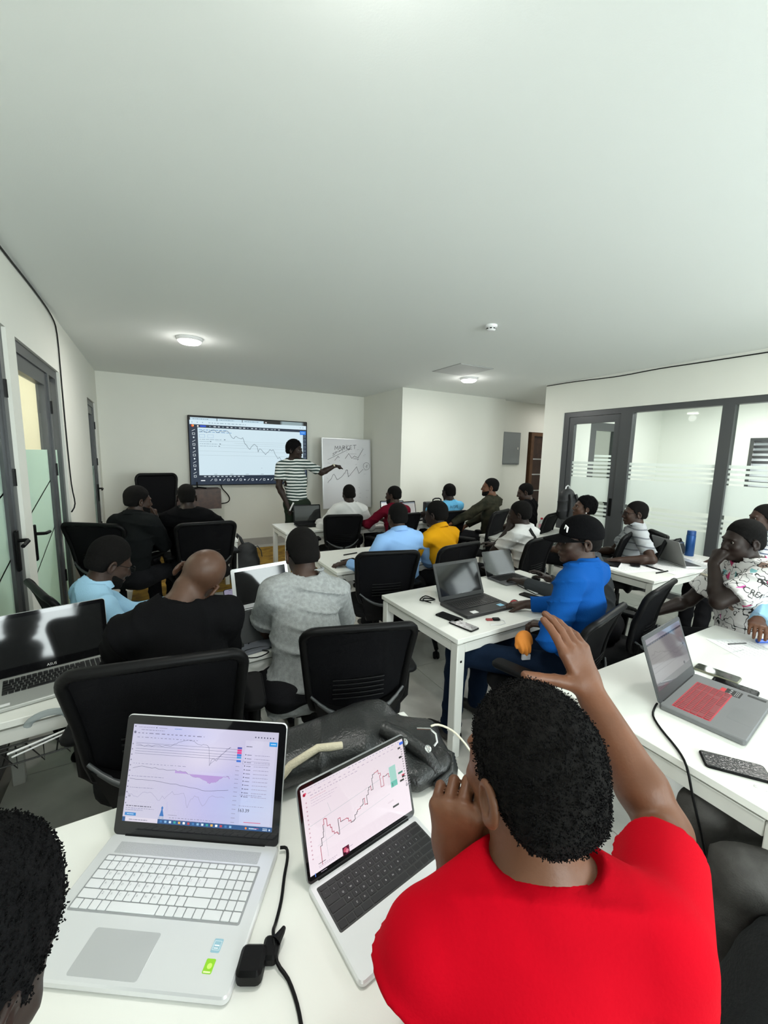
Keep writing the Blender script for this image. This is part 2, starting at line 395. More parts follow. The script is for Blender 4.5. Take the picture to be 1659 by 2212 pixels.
d4 = sroot('door_4', (0, 0, 0), 'grey framed glass door at the end of the partition')
f = MB(); bars(f, [(3.22, .02, 3.30, 2.225), (3.90, .02, 3.975, 2.225), (3.30, 2.13, 3.90, 2.225), (3.30, .02, 3.90, .12)], XR+.03, XR+.09); f.build('door_leaf', M_FRAME, d4)
MB().box((XR+.057, 3.30, .12), (XR+.063, 3.90, 2.13)).build('pane', M_GLASS, d4)
films(d4, 3.30, 3.90, XR+.054)
lever(d4, XR+.028, 3.26, 1.0, 1).scale = (1, 1, 1)
# a second framed glass door inside the glass room and its louvred window
d5 = sroot('door_5', (0, 0, 0), 'inner grey framed glass door')
f = MB()
for X0, Z0, X1, Z1 in ((6.3, 0, 6.40, 2.25), (7.05, 0, 7.15, 2.25), (6.4, 2.12, 7.05, 2.25), (6.4, 0, 7.05, .12), (6.4, .02, 6.47, 2.12), (6.98, .02, 7.05, 2.12)): f.box((X0, 4.33, Z0), (X1, 4.40, Z1))
f.build('door_leaf', M_FRAME, d5); MB().box((6.47, 4.36, .12), (6.98, 4.366, 2.12)).build('pane', M_GLASS, d5)
for k in range(5): MB().box((6.47, 4.352, 1.42+k*.065), (6.98, 4.354, 1.455+k*.065)).build('frosted_band', M_FILM, d5)
w2 = sroot('window_2', (0, 0, 0), 'louvred window in the glass room')
f = MB(); bars(f, [(1.35, 1.16, 1.40, 2.03), (2.90, 1.16, 2.95, 2.03), (1.4, 1.16, 2.9, 1.20), (1.4, 1.99, 2.9, 2.03)], 8.41, 8.48); f.build('window_frame', M_FRAME, w2)
sl = MB().box((-.035, 1.4, -.003), (.035, 2.9, .003)).me('louvre_slat', mat('dark_slat', (.10, .10, .11), .5))
for k in range(10):
    o = onto('louvre_slat', sl, w2); o.location = (8.44, 0, 1.235+k*.082); o.rotation_euler = (0, rad(35), 0)
area_light('glass_room_window_daylight', (8.62, 2.15, 1.6), (0, rad(90), 0), .8, 1.4, 14, (.95, .98, 1))
struct('wall_outside', MB().box((8.75, .6, .8), (8.8, 3.6, 2.5)), mat('outside_render', (.85, .86, .88), .8))

# brown door, grey electrical panel and cables at the back
d6 = sroot('door_6', (0, 0, 0), 'dark wooden door with steel strips')
M_WOOD = mat('dark_wood', (.055, .026, .015), .4, c2=(.03, .014, .009), vscale=9, bump=.03)
M_WOODF = mat('brown_wood_frame', (.12, .055, .022), .45, var=.3, vscale=12)
MB().box((6.78, 5.95, 0), (6.86, 6.05, 2.16)).box((6.86, 5.95, 2.09), (7.7, 6.05, 2.16)).box((7.62, 5.95, 0), (7.7, 6.05, 2.09)).build('door_frame', M_WOODF, d6)
MB().box((6.86, 5.99, .01), (7.62, 6.03, 2.09)).build('door_leaf', M_WOOD, d6)
for z in (.60, .96, 1.30, 1.62): MB().box((6.87, 5.983, z-.012), (7.6, 5.99, z+.012)).build('steel_strip', M_CHROME, d6)
MB().box((6.72, 6.1, 0), (7.7, 6.2, 2.2)).build('backing', M_WOOD, d6)
ep = empty('electrical_panel', (6.22, 5.985, 1.82), 0, 'grey metal electrical panel on the wall beside the wooden door', 'electrical panel')
MB().slab((0, 0, 0), .50, .64, .03, .008, .003, 2, M=Matrix.Rotation(rad(90), 4, 'X')).build('box', mat('panel_grey', (.22, .235, .24), .45, .2), ep)
MB().slab((0, 0, .03), .45, .59, .012, .006, .003, 2, M=Matrix.Rotation(rad(90), 4, 'X')).build('panel_door', mat('panel_door_grey', (.25, .27, .275), .4, .2), ep)
MB().slab((.17, -.0, .042), .035, .05, .008, .004, .002, 2, M=Matrix.Rotation(rad(90), 4, 'X')).build('latch', M_CHROME, ep)

def downlight(x, y, label, power, glow):
    t = empty('ceiling_light', (x, y, HC), 0, label, 'ceiling light', 'round ceiling lights')
    MB().lathe([(.125, 0), (.125, -.012), (.115, -.028), (.108, -.03), (.106, -.022), (.0, -.022)], 32).build('rim', M_WHITE, t, 30)
    MB().lathe([(.0, -.0225), (.105, -.0225), (.102, -.040), (.085, -.052), (.05, -.056), (.0, -.056)], 32).build('diffuser', mat('lit_diffuser', (.9, .9, .88), .5, emit=(1, .97, .90), estr=14), t, 60)
    area_light('downlight_lamp', (x, y, HC-.062), (0, 0, 0), .2, .2, power, (1, .98, .94), True)
    d = bpy.data.lights.new('downlight_glow', 'POINT'); d.energy = glow; d.shadow_soft_size = .07; d.color = (1, .985, .96); o = bpy.data.objects.new('downlight_glow', d); COL.objects.link(o); o.location = (x, y, HC-.16)
downlight(.354, 4.683, 'round white ceiling light glowing above the television side of the room', 14, 2.2)
downlight(3.95, 4.66, 'round white ceiling light glowing next to the ceiling access hatch', 15, 2.2)
downlight(.40, .80, 'round white ceiling light glowing above the nearest white table', 10, 2.6)
downlight(3.95, .80, 'round white ceiling light glowing above the gaming laptop side of the room', 30, 3)
h = empty('access_hatch', (3.52, 4.29, HC), 0, 'square white access hatch in the ceiling beside a lit round lamp', 'ceiling hatch')
MB().slab((0, 0, -.006), .52, .57, .006, .004, .001, 1).build('hatch_panel', mat('hatch_paint', (.60, .61, .60), .8), h)
MB().box((-.265, -.29, -.003), (.265, -.285, 0)).box((-.265, .285, -.003), (.265, .29, 0)).box((-.27, -.29, -.003), (-.26, .29, 0)).box((.26, -.29, -.003), (.27, .29, 0)).build('rim', mat('hatch_gap', (.35, .35, .35), .8), h)
s = empty('smoke_detector', (2.553, 2.757, HC), 0, 'small round white smoke detector on the ceiling', 'smoke detector')
MB().lathe([(.052, 0), (.052, -.014), (.047, -.02), (.0, -.02)], 24).build('base', M_WHITE, s)
MB().lathe([(.038, -.019), (.040, -.036), (.030, -.047), (.0, -.049)], 24).build('dome', M_WHITE, s, 35)
for k in range(8):
    a = k*.785; MB().box((-.010, .0385, -.034), (.010, .041, -.026), M=Matrix.Rotation(a, 4, 'Z')).build('slot', M_BLACK, s)
def cable(name, pts, r, m, label, cat='cable', n=6, smooth=3):
    P = [Vector(p) for p in pts]; out = []
    for i in range(len(P)-1):
        p0, p1, p2, p3 = P[max(i-1, 0)], P[i], P[i+1], P[min(i+2, len(P)-1)]
        for k in range(smooth):
            t = k/smooth; out.append(.5*((2*p1)+(p2-p0)*t+(2*p0-5*p1+4*p2-p3)*t*t+(3*p1-p0-3*p2+p3)*t**3))
    out.append(P[-1]); o = MB().tube(out, r, n).build(name, m, None, 'all')
    return tag(o, label, cat)
cable('wall_cable', [(XL+.008, 1.3, 2.725), (XL+.008, 2.2, 2.73), (XL+.008, 3.1, 2.715), (XL+.008, 3.9, 2.725), (XL+.01, 4.42, 2.70), (XL+.008, 4.62, 2.60), (XL+.008, 4.64, 2.2), (XL+.008, 4.66, 1.7), (XL+.012, 4.68, 1.3), (XL+.03, 4.66, 1.12), (XL+.008, 4.60, 1.05)], .006, M_BLACK, 'thin black cable running along the ceiling edge and down beside a glass door')
cable('wall_cable', [(XR-.006, 4.40, 2.725), (XR-.006, 3.9, 2.722), (XR-.006, 3.3, 2.70), (XR-.006, 2.8, 2.712), (XR-.006, 2.3, 2.705), (XR-.006, 1.6, 2.70), (XR-.006, 1.0, 2.705), (XR-.006, 0, 2.7)], .006, M_BLACK, 'thin dark cable sagging along the ceiling edge above the glass partition')
M_RUG = mat('mustard_rug', (.42, .24, .02), .9, bump=.6, bscale=40, c2=(.20, .10, .008), vscale=9)
tag(MB().slab((1.0, 5.98, 0), 2.6, 2.1, .012, .02, .004, 2).build('floor_rug', M_RUG), 'mustard yellow patterned rug on the floor in front of the television wall', 'rug')

# ------------------------------------------------------------------ furniture
M_MESHB_ = None and mat('black_mesh_fabric', (.007, .007, .008), .75, bump=.25, bscale=500)
def seethru(name, color, clear):
    m = mat(name, color, .8, spec=.1); nt = m.node_tree; b_ = nt.nodes['Principled BSDF']; t = nt.nodes.new('ShaderNodeBsdfTransparent')
    mx = nt.nodes.new('ShaderNodeMixShader'); mx.inputs[0].default_value = clear
    nt.links.new(b_.outputs[0], mx.inputs[1]); nt.links.new(t.outputs[0], mx.inputs[2]); nt.links.new(mx.outputs[0], nt.nodes['Material Output'].inputs['Surface']); return m
M_MESHT = seethru('see_through_mesh', (.004, .004, .005), .045)
def make_chair():
    t = empty('office_chair', (0, 0, 0))
    W = lambda v: .205+.028*v        # half width of the back at height v (0..1)
    zb, zt = .545, .930
    def yb(x, v): return -.235-.075*(v-.25)**2*1.2-.05*v+.55*x*x
    def P(u, v): x = (u*2-1)*W(v); return (x, yb(x, v), zb+(zt-zb)*v)
    # frame outline with round corners and a bowed lower edge
    out = []
    def corner(cx, cz, a0, a1, r):
        for k in range(6): a = a0+(a1-a0)*k/5; out.append((cx+r*math.cos(a), cz+r*math.sin(a)))
    r = .05; corner(W(1)-r, zt-r, 0, math.pi/2, r); corner(-W(1)+r, zt-r+.004, math.pi/2, math.pi, r)
    out += [(-W(.5), (zb+zt)/2), (-W(.15)+.004, zb+.06)]
    for k in range(9): x = -.19+.38*k/8; out.append((x, zb-.035*(1-(x/.19)**2)+.01))
    out += [(W(.15)-.004, zb+.06), (W(.5), (zb+zt)/2)]
    F3 = [(x, yb(x, (z-zb)/(zt-zb)), z) for x, z in out]
    MB().tube(F3, .0175, 8, closed=True).build('backrest_frame', M_BLACK, t, 60)
    MB().sheet(lambda u, v: (P(.03+.94*u, .01+.96*v)[0], P(.03+.94*u, .01+.96*v)[1], P(.03+.94*u, .01+.96*v)[2]), 10, 10, .005).build('mesh_panel', M_MESHT, t, 60)
    for k in range(5):
        z = .60+k*.022; MB().tube([(x, yb(x, (z-zb)/.385)-.018, z) for x in (-.11, -.05, 0, .05, .11)], .0032, 6).build('lumbar_slat', M_BLACK, t, 60)
    # crescent band and lower shell
    MB().tube([(x, yb(x, .1)-.030-.03*(1-(x/.2)**2), .535+.085*(abs(x)/.2)**2.2) for x in [(-.2+.4*k/12) for k in range(13)]], [.006+.009*(1-abs(k-6)/6) for k in range(13)], 8).build('crescent_band', M_PLGREY, t, 60)
    MB().sheet(lambda u, v: ((u*2-1)*(.19-.05*(1-v)), yb((u*2-1)*.19, .1)-.03+.04*(1-v), .40+.155*v+.05*abs(u*2-1)**2*v), 8, 4, .03).build('back_shell', M_BLACK, t, 50)
    MB().tube([(0, -.285, .56), (0, -.28, .46), (0, -.2, .395), (0, -.05, .385)], [.035, .035, .03, .03], 8).build('spine', M_BLACK, t, 60)
    MB().slab((0, .01, .405), .47, .46, .075, .13, .025, 6).build('seat', mat('seat_fabric', (.005, .005, .0055), .9, bump=.2, bscale=250, spec=.2), t, 50)
    for s in (-1, 1):
        a = MB(); a.tube([(s*.12, -.02, .40), (s*.25, -.02, .40), (s*.275, -.03, .44), (s*.275, -.04, .60)], [.018, .02, .022, .026], 8).build('armrest', M_BLACK, t, 60)
        MB().slab((s*.272, .0, .60), .088, .25, .028, .035, .008, 4).build('arm_pad', M_BLACKSOFT, t, 45)
    MB().lathe([(.028, .19), (.028, .30), (.02, .30), (.02, .395), (.0, .395)], 12).build('gas_column', M_BLACK, t)
    for k in range(5):
        a = math.radians(90+72*k); c, s_ = math.cos(a), math.sin(a)
        leg = MB().tube([(0, 0, .165), (.15*c, .15*s_, .135), (.30*c, .30*s_, .085)], [.034, .026, .018], 8).build('base_leg', M_BLACK, t, 60)
        b_ = MB(); M = Matrix.Translation((.30*c, .30*s_, .030)) @ Matrix.Rotation(a, 4, 'Z') @ Matrix.Rotation(rad(90), 4, 'X')
        b_.lathe([(.0, -.024), (.024, -.024), (.030, -.016), (.030, -.006), (.018, -.004), (.018, .004), (.030, .006), (.030, .016), (.024, .024), (0, .024)], 12, M=M)
        b_.tube([(.30*c, .30*s_, .04), (.30*c, .30*s_, .09)], .012, 6); b_.build('caster', M_BLACK, leg)
    return t
CH0 = make_chair(); CH_USED = []
def chair(x, y, yaw, label, s=1., group='black mesh office chairs', sz=None):
    o = CH0 if not CH_USED else copy_tree(CH0)
    CH_USED.append(1); o.location = (x, y, 0); o.rotation_euler = (0, 0, rad(yaw)); o.scale = (s, s, sz or s)
    return tag(o, label, 'chair', group)

def desk(label, x0, x1, y0, y1, top=.69, rot=0., basket=False):
    cx, cy, w_, d_ = (x0+x1)/2, (y0+y1)/2, x1-x0, y1-y0
    t = empty('white_table', (cx, cy, 0), rad(rot), label, 'table', 'white office tables')
    MB().slab((0, 0, top-.026), w_, d_, .026, .006, .002, 2).build('tabletop', M_DESK, t)
    zt = top-.038; e = .006
    for sx in (-1, 1):
        for sy in (-1, 1):
            cxl, cyl = sx*(w_/2-.03-e), sy*(d_/2-.03-e)
            lg = MB().slab((cxl, cyl, .14), .055, .055, zt-.14, .004, .002, 1).slab((cxl, cyl, zt), .04, .04, .0125, .004, .001, 1).build('leg', M_DESKFR, t)
            MB().slab((cxl, cyl, .0), .05, .05, .142, .004, .002, 1).build('leg_foot', M_DESKFR, lg)
            MB().box((cxl-.006, cyl+sy*.0268, zt-.10), (cxl+.006, cyl+sy*.0285, zt-.088)).build('leg_hole', M_BLACK, lg)
    for sy in (-1, 1): MB().slab((0, sy*(d_/2-.03-e), zt-.05), w_-.13, .05, .05, .003, .002, 1).build('rail', M_DESKFR, t)
    for sx in (-1, 1): MB().slab((sx*(w_/2-.03-e), 0, zt-.05), .05, d_-.13, .05, .003, .002, 1).build('rail', M_DESKFR, t)
    if basket:
        g_ = MB(); zb = top-.185; yk = -d_/2+.035
        for yy in (yk, yk+.22):
            for zz in (zb, zb+.055, zb+.07): g_.tube([(-w_/2+.08, yy, zz), (w_/2-.08, yy, zz)], .0035, 5)
            n = int((w_-.2)/.075)
            for k in range(n):
                x_ = -w_/2+.09+k*.075; g_.tube([(x_, yy, zb+.07), (x_+.05, yy, zb-.02), (x_+.05, yy, zb+.07)], .0028, 5)
        for k in range(int((w_-.2)/.15)): x_ = -w_/2+.1+k*.15; g_.tube([(x_, yk, zb), (x_, yk+.22, zb)], .003, 5)
        g_.build('cable_basket', M_DARKM, t, 60)
    return t

# ------------------------------------------------------------------ laptops
KROWS = {'full': [[1]*19, [1]*13+[2]+[1]*4, [1.5]+[1]*12+[1.5]+[1]*4, [1.8]+[1]*11+[2.2]+[1]*4, [2.3]+[1]*10+[2.7]+[1]*4, [1, 1, 1, 1, 5.4, 1, 1, 1, 1, 1]+[2, 1, 1]],
         'tkl': [[1]*14, [1]*13+[1.6], [1.6]+[1]*13, [1.85]+[1]*11+[1.75], [2.35]+[1]*10+[2.25], [1, 1, 1, 1.3, 5.2, 1.3, 1, 1, 1, 1]]}
LET = {1: '`1234567890-=', 2: ' QWERTYUIOP[]', 3: ' ASDFGHJKL;', 4: ' ZXCVBNM,./'}
def laptop(label, loc, yaw, w_, d_, ang, base_m, key_m, lid_m, bezel_m, draw, lidh=None, kb='full', keys=True, kw=.86, ky=(.36, .93), pad=(.0, .26), padw=.30, bez=(.014, .02, .03), letters=None, logo=None, th=.016, padm=None, ui=None, group='open laptops', key_h=.0025, kx=0, deck=None):
    t = empty('laptop', loc, rad(yaw), label, 'laptop', group)
    MB().slab((0, 0, .002), w_, d_, th-.002, .012, .003, 4).build('base', base_m, t)
    MB().slab((-w_*.35, -d_*.35, 0), .03, .02, .0021, .004, .0005, 2).slab((w_*.35, -d_*.35, 0), .03, .02, .0021, .004, .0005, 2).slab((-w_*.35, d_*.35, 0), .03, .02, .0021, .004, .0005, 2).slab((w_*.35, d_*.35, 0), .03, .02, .0021, .004, .0005, 2).build('rubber_foot', M_BLACKSOFT, t)
    rows = KROWS[kb]; K0, K1 = -d_/2+ky[0]*d_, -d_/2+ky[1]*d_; rh = [.62]+[1]*(len(rows)-1); tot = sum(rh); uh = (K1-K0)/tot; x0 = kx*w_-kw*w_/2; W = kw*w_; y = K1
    if deck is not None: MB().slab((kx*w_, (K0+K1)/2, th-.0006), W+.006, K1-K0+.006, .0009, .004, .0003, 3).build('keyboard_deck', deck, t)
    cache = {}; joined = MB(); lt = UI(1, 1, 1e-7)
    for ri, row in enumerate(rows):
        h_ = rh[ri]*uh; tw_ = sum(row); x = x0
        for ci, k in enumerate(row):
            kwid = k/tw_*W; g_ = min(.0022, kwid*.15); c = (x+kwid/2, y-h_/2, th)
            if keys:
                key = (round(kwid, 4), round(h_, 4))
                if key not in cache: cache[key] = MB().slab((0, 0, 0), kwid-g_, h_-g_, key_h, .0016, .0007, 2).me('key', key_m)
                o = onto('key', cache[key], t); o.location = c
            else: joined.box((c[0]-kwid/2+g_/2, c[1]-h_/2+g_/2, th), (c[0]+kwid/2-g_/2, c[1]+h_/2-g_/2, th+key_h))
            if letters and ri in LET and ci < len(LET[ri]) and LET[ri][ci] != ' ': lt.text(LET[ri][ci], c[0]-.0016, c[1]-.002, .0036, letters)
            x += kwid
        y -= h_
    if not keys: tag(joined.build('keyboard', key_m, t), kind='stuff')
    if letters: lt.build('key_lettering', M_INK, t, Matrix.Translation((0, 0, th+key_h+.0001)))
    if padw: MB().slab((pad[0]*w_, -d_/2+d_*.17, th-.0004), padw*w_, d_*.27, .0007, .005, .0002, 3).build('touchpad', padm or base_m, t)
    lh = lidh or d_*.96; a = rad(ang)
    dirv = (0, -math.cos(a), math.sin(a)); nv = (0, -math.sin(a), -math.cos(a))
    LM = basis((0, d_/2-.004, th-.002), (1, 0, 0), dirv, nv)
    lid = MB().slab((0, lh/2, -.006), w_, lh, .006, .012, .002, 4, M=LM).build('lid', lid_m, t)
    MB().slab((0, lh/2, 0), w_-.003, lh-.003, .0012, .011, .0003, 4, M=LM).build('bezel', bezel_m, t)
    MB().tube([(-w_*.42, d_/2-.002, th-.001), (w_*.42, d_/2-.002, th-.001)], .005, 8).build('hinge', M_BLACK, t)
    sx, st, sb = bez; sw, sh = w_-2*sx, lh-st-sb
    u = UI(sw, sh); draw(u); SM = LM @ Matrix.Translation((-sw/2, sb, .0014))
    scr = u.build('screen', ui or M_UI, t, SM)
    MB().tube([LM @ Vector((0, lh-st/2, .001)), LM @ Vector((0, lh-st/2, .0016))], .0022, 8).build('webcam', M_GLOSSBLK, t)
    if logo:
        l = UI(1, 1, 1e-6); l.text(logo[0], logo[1]*w_, sb*.28, logo[2], logo[3]); l.build('logo', M_INK, t, LM @ Matrix.Translation((0, 0, .0016)))
    return t
def chart(rnd, n, pts, amp):
    out = []
    for (ax, ay), (bx, by) in zip(pts[:-1], pts[1:]):
        for k in range(n): f = k/n; out.append((ax+(bx-ax)*f, ay+(by-ay)*f+rnd.uniform(-amp, amp)))
    out.append(pts[-1]); return out

# ------------------------------------------------------------------ distance-field sculpting for people and soft things
class Field:
    def __init__(s): s.p = []
    def cone(s, a, b, ra, rb, k=.02, sq=None, op='u'): s.p.append(('c', nrm3(a), nrm3(b), ra, rb, k, sq, op)); return s
    def ell(s, c, R, r, k=.02, op='u'): s.p.append(('e', nrm3(c), R, np.array(r, float), k, op)); return s
    def cut(s, pt, n, centre=None, radius=9.): s.p.append(('p', nrm3(pt), nrm(n), nrm3(centre if centre is not None else pt), radius)); return s
    def mesh(s, h, fine=(), noise=None):
        lo = np.full(3, 1e9); hi = -lo
        for q in s.p:
            if q[0] == 'c' and q[7] == 'u':
                m = max(q[3], q[4]); lo = np.minimum(lo, np.minimum(q[1], q[2])-m); hi = np.maximum(hi, np.maximum(q[1], q[2])+m)
            elif q[0] == 'e' and q[5] == 'u': m = q[3].max(); lo = np.minimum(lo, q[1]-m); hi = np.maximum(hi, q[1]+m)
        lo -= .03; hi += .03; ax = []
        for a in range(3):
            x = lo[a]; L = [x]
            while x < hi[a]:
                st = h
                for fl, fh, fs in fine:
                    if fl[a]-h < x < fh[a]: st = min(st, fs)
                x += st; L.append(x)
            ax.append(np.array(L, dtype=np.float32))
        X, Y, Z = ax; D = np.full((len(X), len(Y), len(Z)), .2, np.float32)
        def rng(l, u): return tuple(slice(max(int(np.searchsorted(ax[a], l[a]))-1, 0), int(np.searchsorted(ax[a], u[a]))+1) for a in range(3))
        for q in s.p:
            if q[0] == 'c':
                _, a, b, ra, rb, k, sq, op = q; m = max(ra, rb)+k+.03
                sl = rng(np.minimum(a, b)-m, np.maximum(a, b)+m); px = X[sl[0]][:, None, None]-a[0]; py = Y[sl[1]][None, :, None]-a[1]; pz = Z[sl[2]][None, None, :]-a[2]
                d = (b-a).astype(np.float32); dd = float(d @ d)+1e-9
                t = np.clip((px*d[0]+py*d[1]+pz*d[2])/dd, 0, 1); px = px-t*d[0]; py = py-t*d[1]; pz = pz-t*d[2]
                if sq is not None:
                    n, f = sq; e = (px*n[0]+py*n[1]+pz*n[2])*(1/f-1); px = px+e*n[0]; py = py+e*n[1]; pz = pz+e*n[2]
                dist = np.sqrt(px*px+py*py+pz*pz)-(ra+(rb-ra)*t)
                if sq is not None: dist = dist*(.5+.5*sq[1])
            elif q[0] == 'e':
                _, c, R, r, k, op = q; m = r.max()+k+.03; sl = rng(c-m, c+m)
                px = X[sl[0]][:, None, None]-c[0]; py = Y[sl[1]][None, :, None]-c[1]; pz = Z[sl[2]][None, None, :]-c[2]
                u = [(px*R[i][0]+py*R[i][1]+pz*R[i][2])/r[i] for i in range(3)]
                k0 = np.sqrt(u[0]**2+u[1]**2+u[2]**2)+1e-6; k1 = np.sqrt((u[0]/r[0])**2+(u[1]/r[1])**2+(u[2]/r[2])**2)+1e-6
                dist = k0*(k0-1)/k1
            else:
                _, pt, n, c, R = q; sl = rng(c-R, c+R)
                dist = (X[sl[0]][:, None, None]-pt[0])*n[0]+(Y[sl[1]][None, :, None]-pt[1])*n[1]+(Z[sl[2]][None, None, :]-pt[2])*n[2]
                if R < 5:
                    rr = np.sqrt((X[sl[0]][:, None, None]-c[0])**2+(Y[sl[1]][None, :, None]-c[1])**2+(Z[sl[2]][None, None, :]-c[2])**2)-R
                    dist = np.minimum(dist, -rr)
                D[sl] = np.maximum(D[sl], dist); continue
            A = D[sl]
            if op == 'u':
                hh = np.clip(.5+.5*(dist-A)/k, 0, 1); D[sl] = dist*(1-hh)+A*hh-k*hh*(1-hh)
            else:
                B = -dist; hh = np.clip(.5-.5*(B-A)/k, 0, 1); D[sl] = B*(1-hh)+A*hh+k*hh*(1-hh)
        if noise is not None: D += noise(X[:, None, None], Y[None, :, None], Z[None, None, :]).astype(np.float32)
        D[0] = D[-1] = .1; D[:, 0] = D[:, -1] = .1; D[:, :, 0] = D[:, :, -1] = .1
        return nets(D, X, Y, Z)
def nrm3(a): return np.array([float(x) for x in a])
def nets(D, X, Y, Z):
    S = D < 0; c = np.zeros(tuple(n-1 for n in D.shape), np.uint8)
    for i in (0, 1):
        for j in (0, 1):
            for k in (0, 1): c += S[i:S.shape[0]-1+i, j:S.shape[1]-1+j, k:S.shape[2]-1+k]
    act = (c > 0) & (c < 8); I, J, K = np.nonzero(act); N = len(I); acc = np.zeros((N, 3)); cnt = np.zeros(N)
    cor = [(i, j, k) for i in (0, 1) for j in (0, 1) for k in (0, 1)]
    for a in cor:
        for b in cor:
            if sum(b)-sum(a) != 1 or any(b[q] < a[q] for q in range(3)): continue
            da = D[I+a[0], J+a[1], K+a[2]]; db = D[I+b[0], J+b[1], K+b[2]]; x = (da < 0) != (db < 0)
            t = np.where(x, da/np.where(da-db == 0, 1, da-db), 0)
            for q, (A, G) in enumerate(((I, X), (J, Y), (K, Z))):
                g0 = G[A+a[q]]; g1 = G[A+b[q]]; acc[:, q] += np.where(x, g0+(g1-g0)*t, 0)
            cnt += x
    v = acc/np.maximum(cnt, 1)[:, None]; vid = np.full(act.shape, -1, np.int32); vid[I, J, K] = np.arange(N); Q = []
    for q in range(3):
        lo = [slice(None)]*3; hi = [slice(None)]*3; lo[q] = slice(0, -1); hi[q] = slice(1, None)
        e = S[tuple(lo)] != S[tuple(hi)]; i, j, k = np.nonzero(e); m = np.ones(len(i), bool)
        o = [(1, 2), (2, 0), (0, 1)][q]; idx = [i, j, k]
        for a in o: m &= (idx[a] > 0) & (idx[a] < D.shape[a]-1)
        i, j, k = i[m], j[m], k[m]; idx = [i, j, k]; ins = S[i, j, k]
        def at(da, db):
            w_ = [i.copy(), j.copy(), k.copy()]; w_[o[0]] = w_[o[0]]-da; w_[o[1]] = w_[o[1]]-db; return vid[w_[0], w_[1], w_[2]]
        A, B, C_, E = at(1, 1), at(0, 1), at(0, 0), at(1, 0)
        Q.append(np.where(ins[:, None], np.stack([A, B, C_, E], 1), np.stack([E, C_, B, A], 1)))
    f = np.concatenate(Q).astype(np.int32); f = f[(f >= 0).all(1)]
    return v, f
def folds(amp, seed, scale=1., dirv=(0, .3, 1)):
    r = np.random.RandomState(seed); d = nrm(dirv); ph = r.uniform(0, 6, 6); a1 = nrm(d+r.uniform(-.5, .5, 3)); a2 = nrm(d+r.uniform(-.9, .9, 3)); a3 = nrm(r.uniform(-1, 1, 3)); w1 = nrm(r.uniform(-1, 1, 3))
    def f(X, Y, Z):
        p = lambda a: X*a[0]+Y*a[1]+Z*a[2]
        wq = np.sin(p(w1)*9*scale+ph[0])*1.6
        r1 = (1-np.abs(np.sin(p(a1)*31*scale+wq*.9+ph[1])))**3; r2 = (1-np.abs(np.sin(p(a2)*19*scale-wq*.8+ph[2])))**3; m = np.clip(.5+.9*np.sin(p(a3)*13*scale+ph[3]), 0, 1)
        return -amp*(2.1*r1*m+1.7*r2*(1-m))
    return f
def fuzz(amp, sc, seed=0):
    r = np.random.RandomState(seed)
    def f(X, Y, Z):
        o = 0
        for q in range(3):
            a = r.normal(size=(3, 3)); s = sc*(1+.7*q)
            o = o+np.sin((X*a[0, 0]+Y*a[0, 1]+Z*a[0, 2])*s)*np.sin((X*a[1, 0]+Y*a[1, 1]+Z*a[1, 2])*s+1)*np.sin((X*a[2, 0]+Y*a[2, 1]+Z*a[2, 2])*s+2)/(1+.4*q)
        return amp*o
    return f
def rot(v, ax, deg):
    v = np.asarray(v, float); ax = nrm(ax); a = rad(deg); return v*math.cos(a)+np.cross(ax, v)*math.sin(a)+ax*(ax @ v)*(1-math.cos(a))

HANDS = {'relax': ([14, 24, 16], 28), 'flat': ([4, 6, 4], 30), 'fist': ([62, 92, 60], 20), 'grip': ([42, 62, 30], 25), 'open': ([6, 10, 8], 48), 'curl': ([30, 45, 30], 25)}
def hand(F, W, d, n, t, pose='relax', s=1., k=.006, curls=None, spread=4., thumb=None, tips=None):
    # W wrist, d towards the fingers, n out of the palm, t towards the thumb
    d = nrm(d); n = nrm(n-d*(n @ d)); t = nrm(t-d*(t @ d)-n*(t @ n)); W = np.asarray(W, float)
    base, tha = HANDS[pose]
    F.cone(W-d*.01, W+d*.025, .026*s, .030*s, .012, (n, .72)); F.cone(W+d*.02*s, W+d*.075*s+t*.012*s, .031*s, .024*s, .012, (n, .50)); F.cone(W+d*.02*s-t*.006*s, W+d*.072*s-t*.016*s, .027*s, .022*s, .012, (n, .55))
    for i, (off, L, r) in enumerate(((.030, .074, .0088), (.0095, .083, .0092), (-.0105, .077, .0088), (-.029, .060, .0078))):
        c = curls[i] if curls else [b_*(1+.06*i) for b_ in base]
        p = W+(d*(.086-.004*abs(i-1.2))+t*off)*s; dd = rot(d, n, 0); dd = nrm(d+t*(1.5-i)*math.tan(rad(spread))*.8)
        F.cone(W+d*.05*s+t*off*.8*s, p, r*s*1.15, r*s*1.12, k)
        ax = np.cross(dd, n); ax = nrm(ax)
        for q, fr in enumerate((.46, .30, .24)):
            dd = rot(dd, ax, c[q]); e = p+dd*L*fr*s; F.cone(p, e, r*s*(1.04-.08*q), r*s*(.97-.09*q), k if q == 0 else .003); p = e
        if tips is not None: tips.append((p, dd, ax))
    th = thumb or (tha, 12, 16)
    p = W+(d*.022+t*.024+n*.006)*s; td = nrm(d*math.cos(rad(th[0]))+t*math.sin(rad(th[0]))+n*.25); e = p+td*.042*s; F.cone(p, e, .0145*s, .0115*s, .012)
    ax = np.cross(t, d) if False else np.cross(td, nrm(d+n*.6)); ax = nrm(ax)
    for q, L in enumerate((.034, .028)):
        td = rot(td, ax, th[1+q]); p2 = e+td*L*s; F.cone(e, p2, .0108*s-.001*q, .0098*s-.0012*q, .004); e = p2
    if tips is not None: tips.append((e, td, ax))
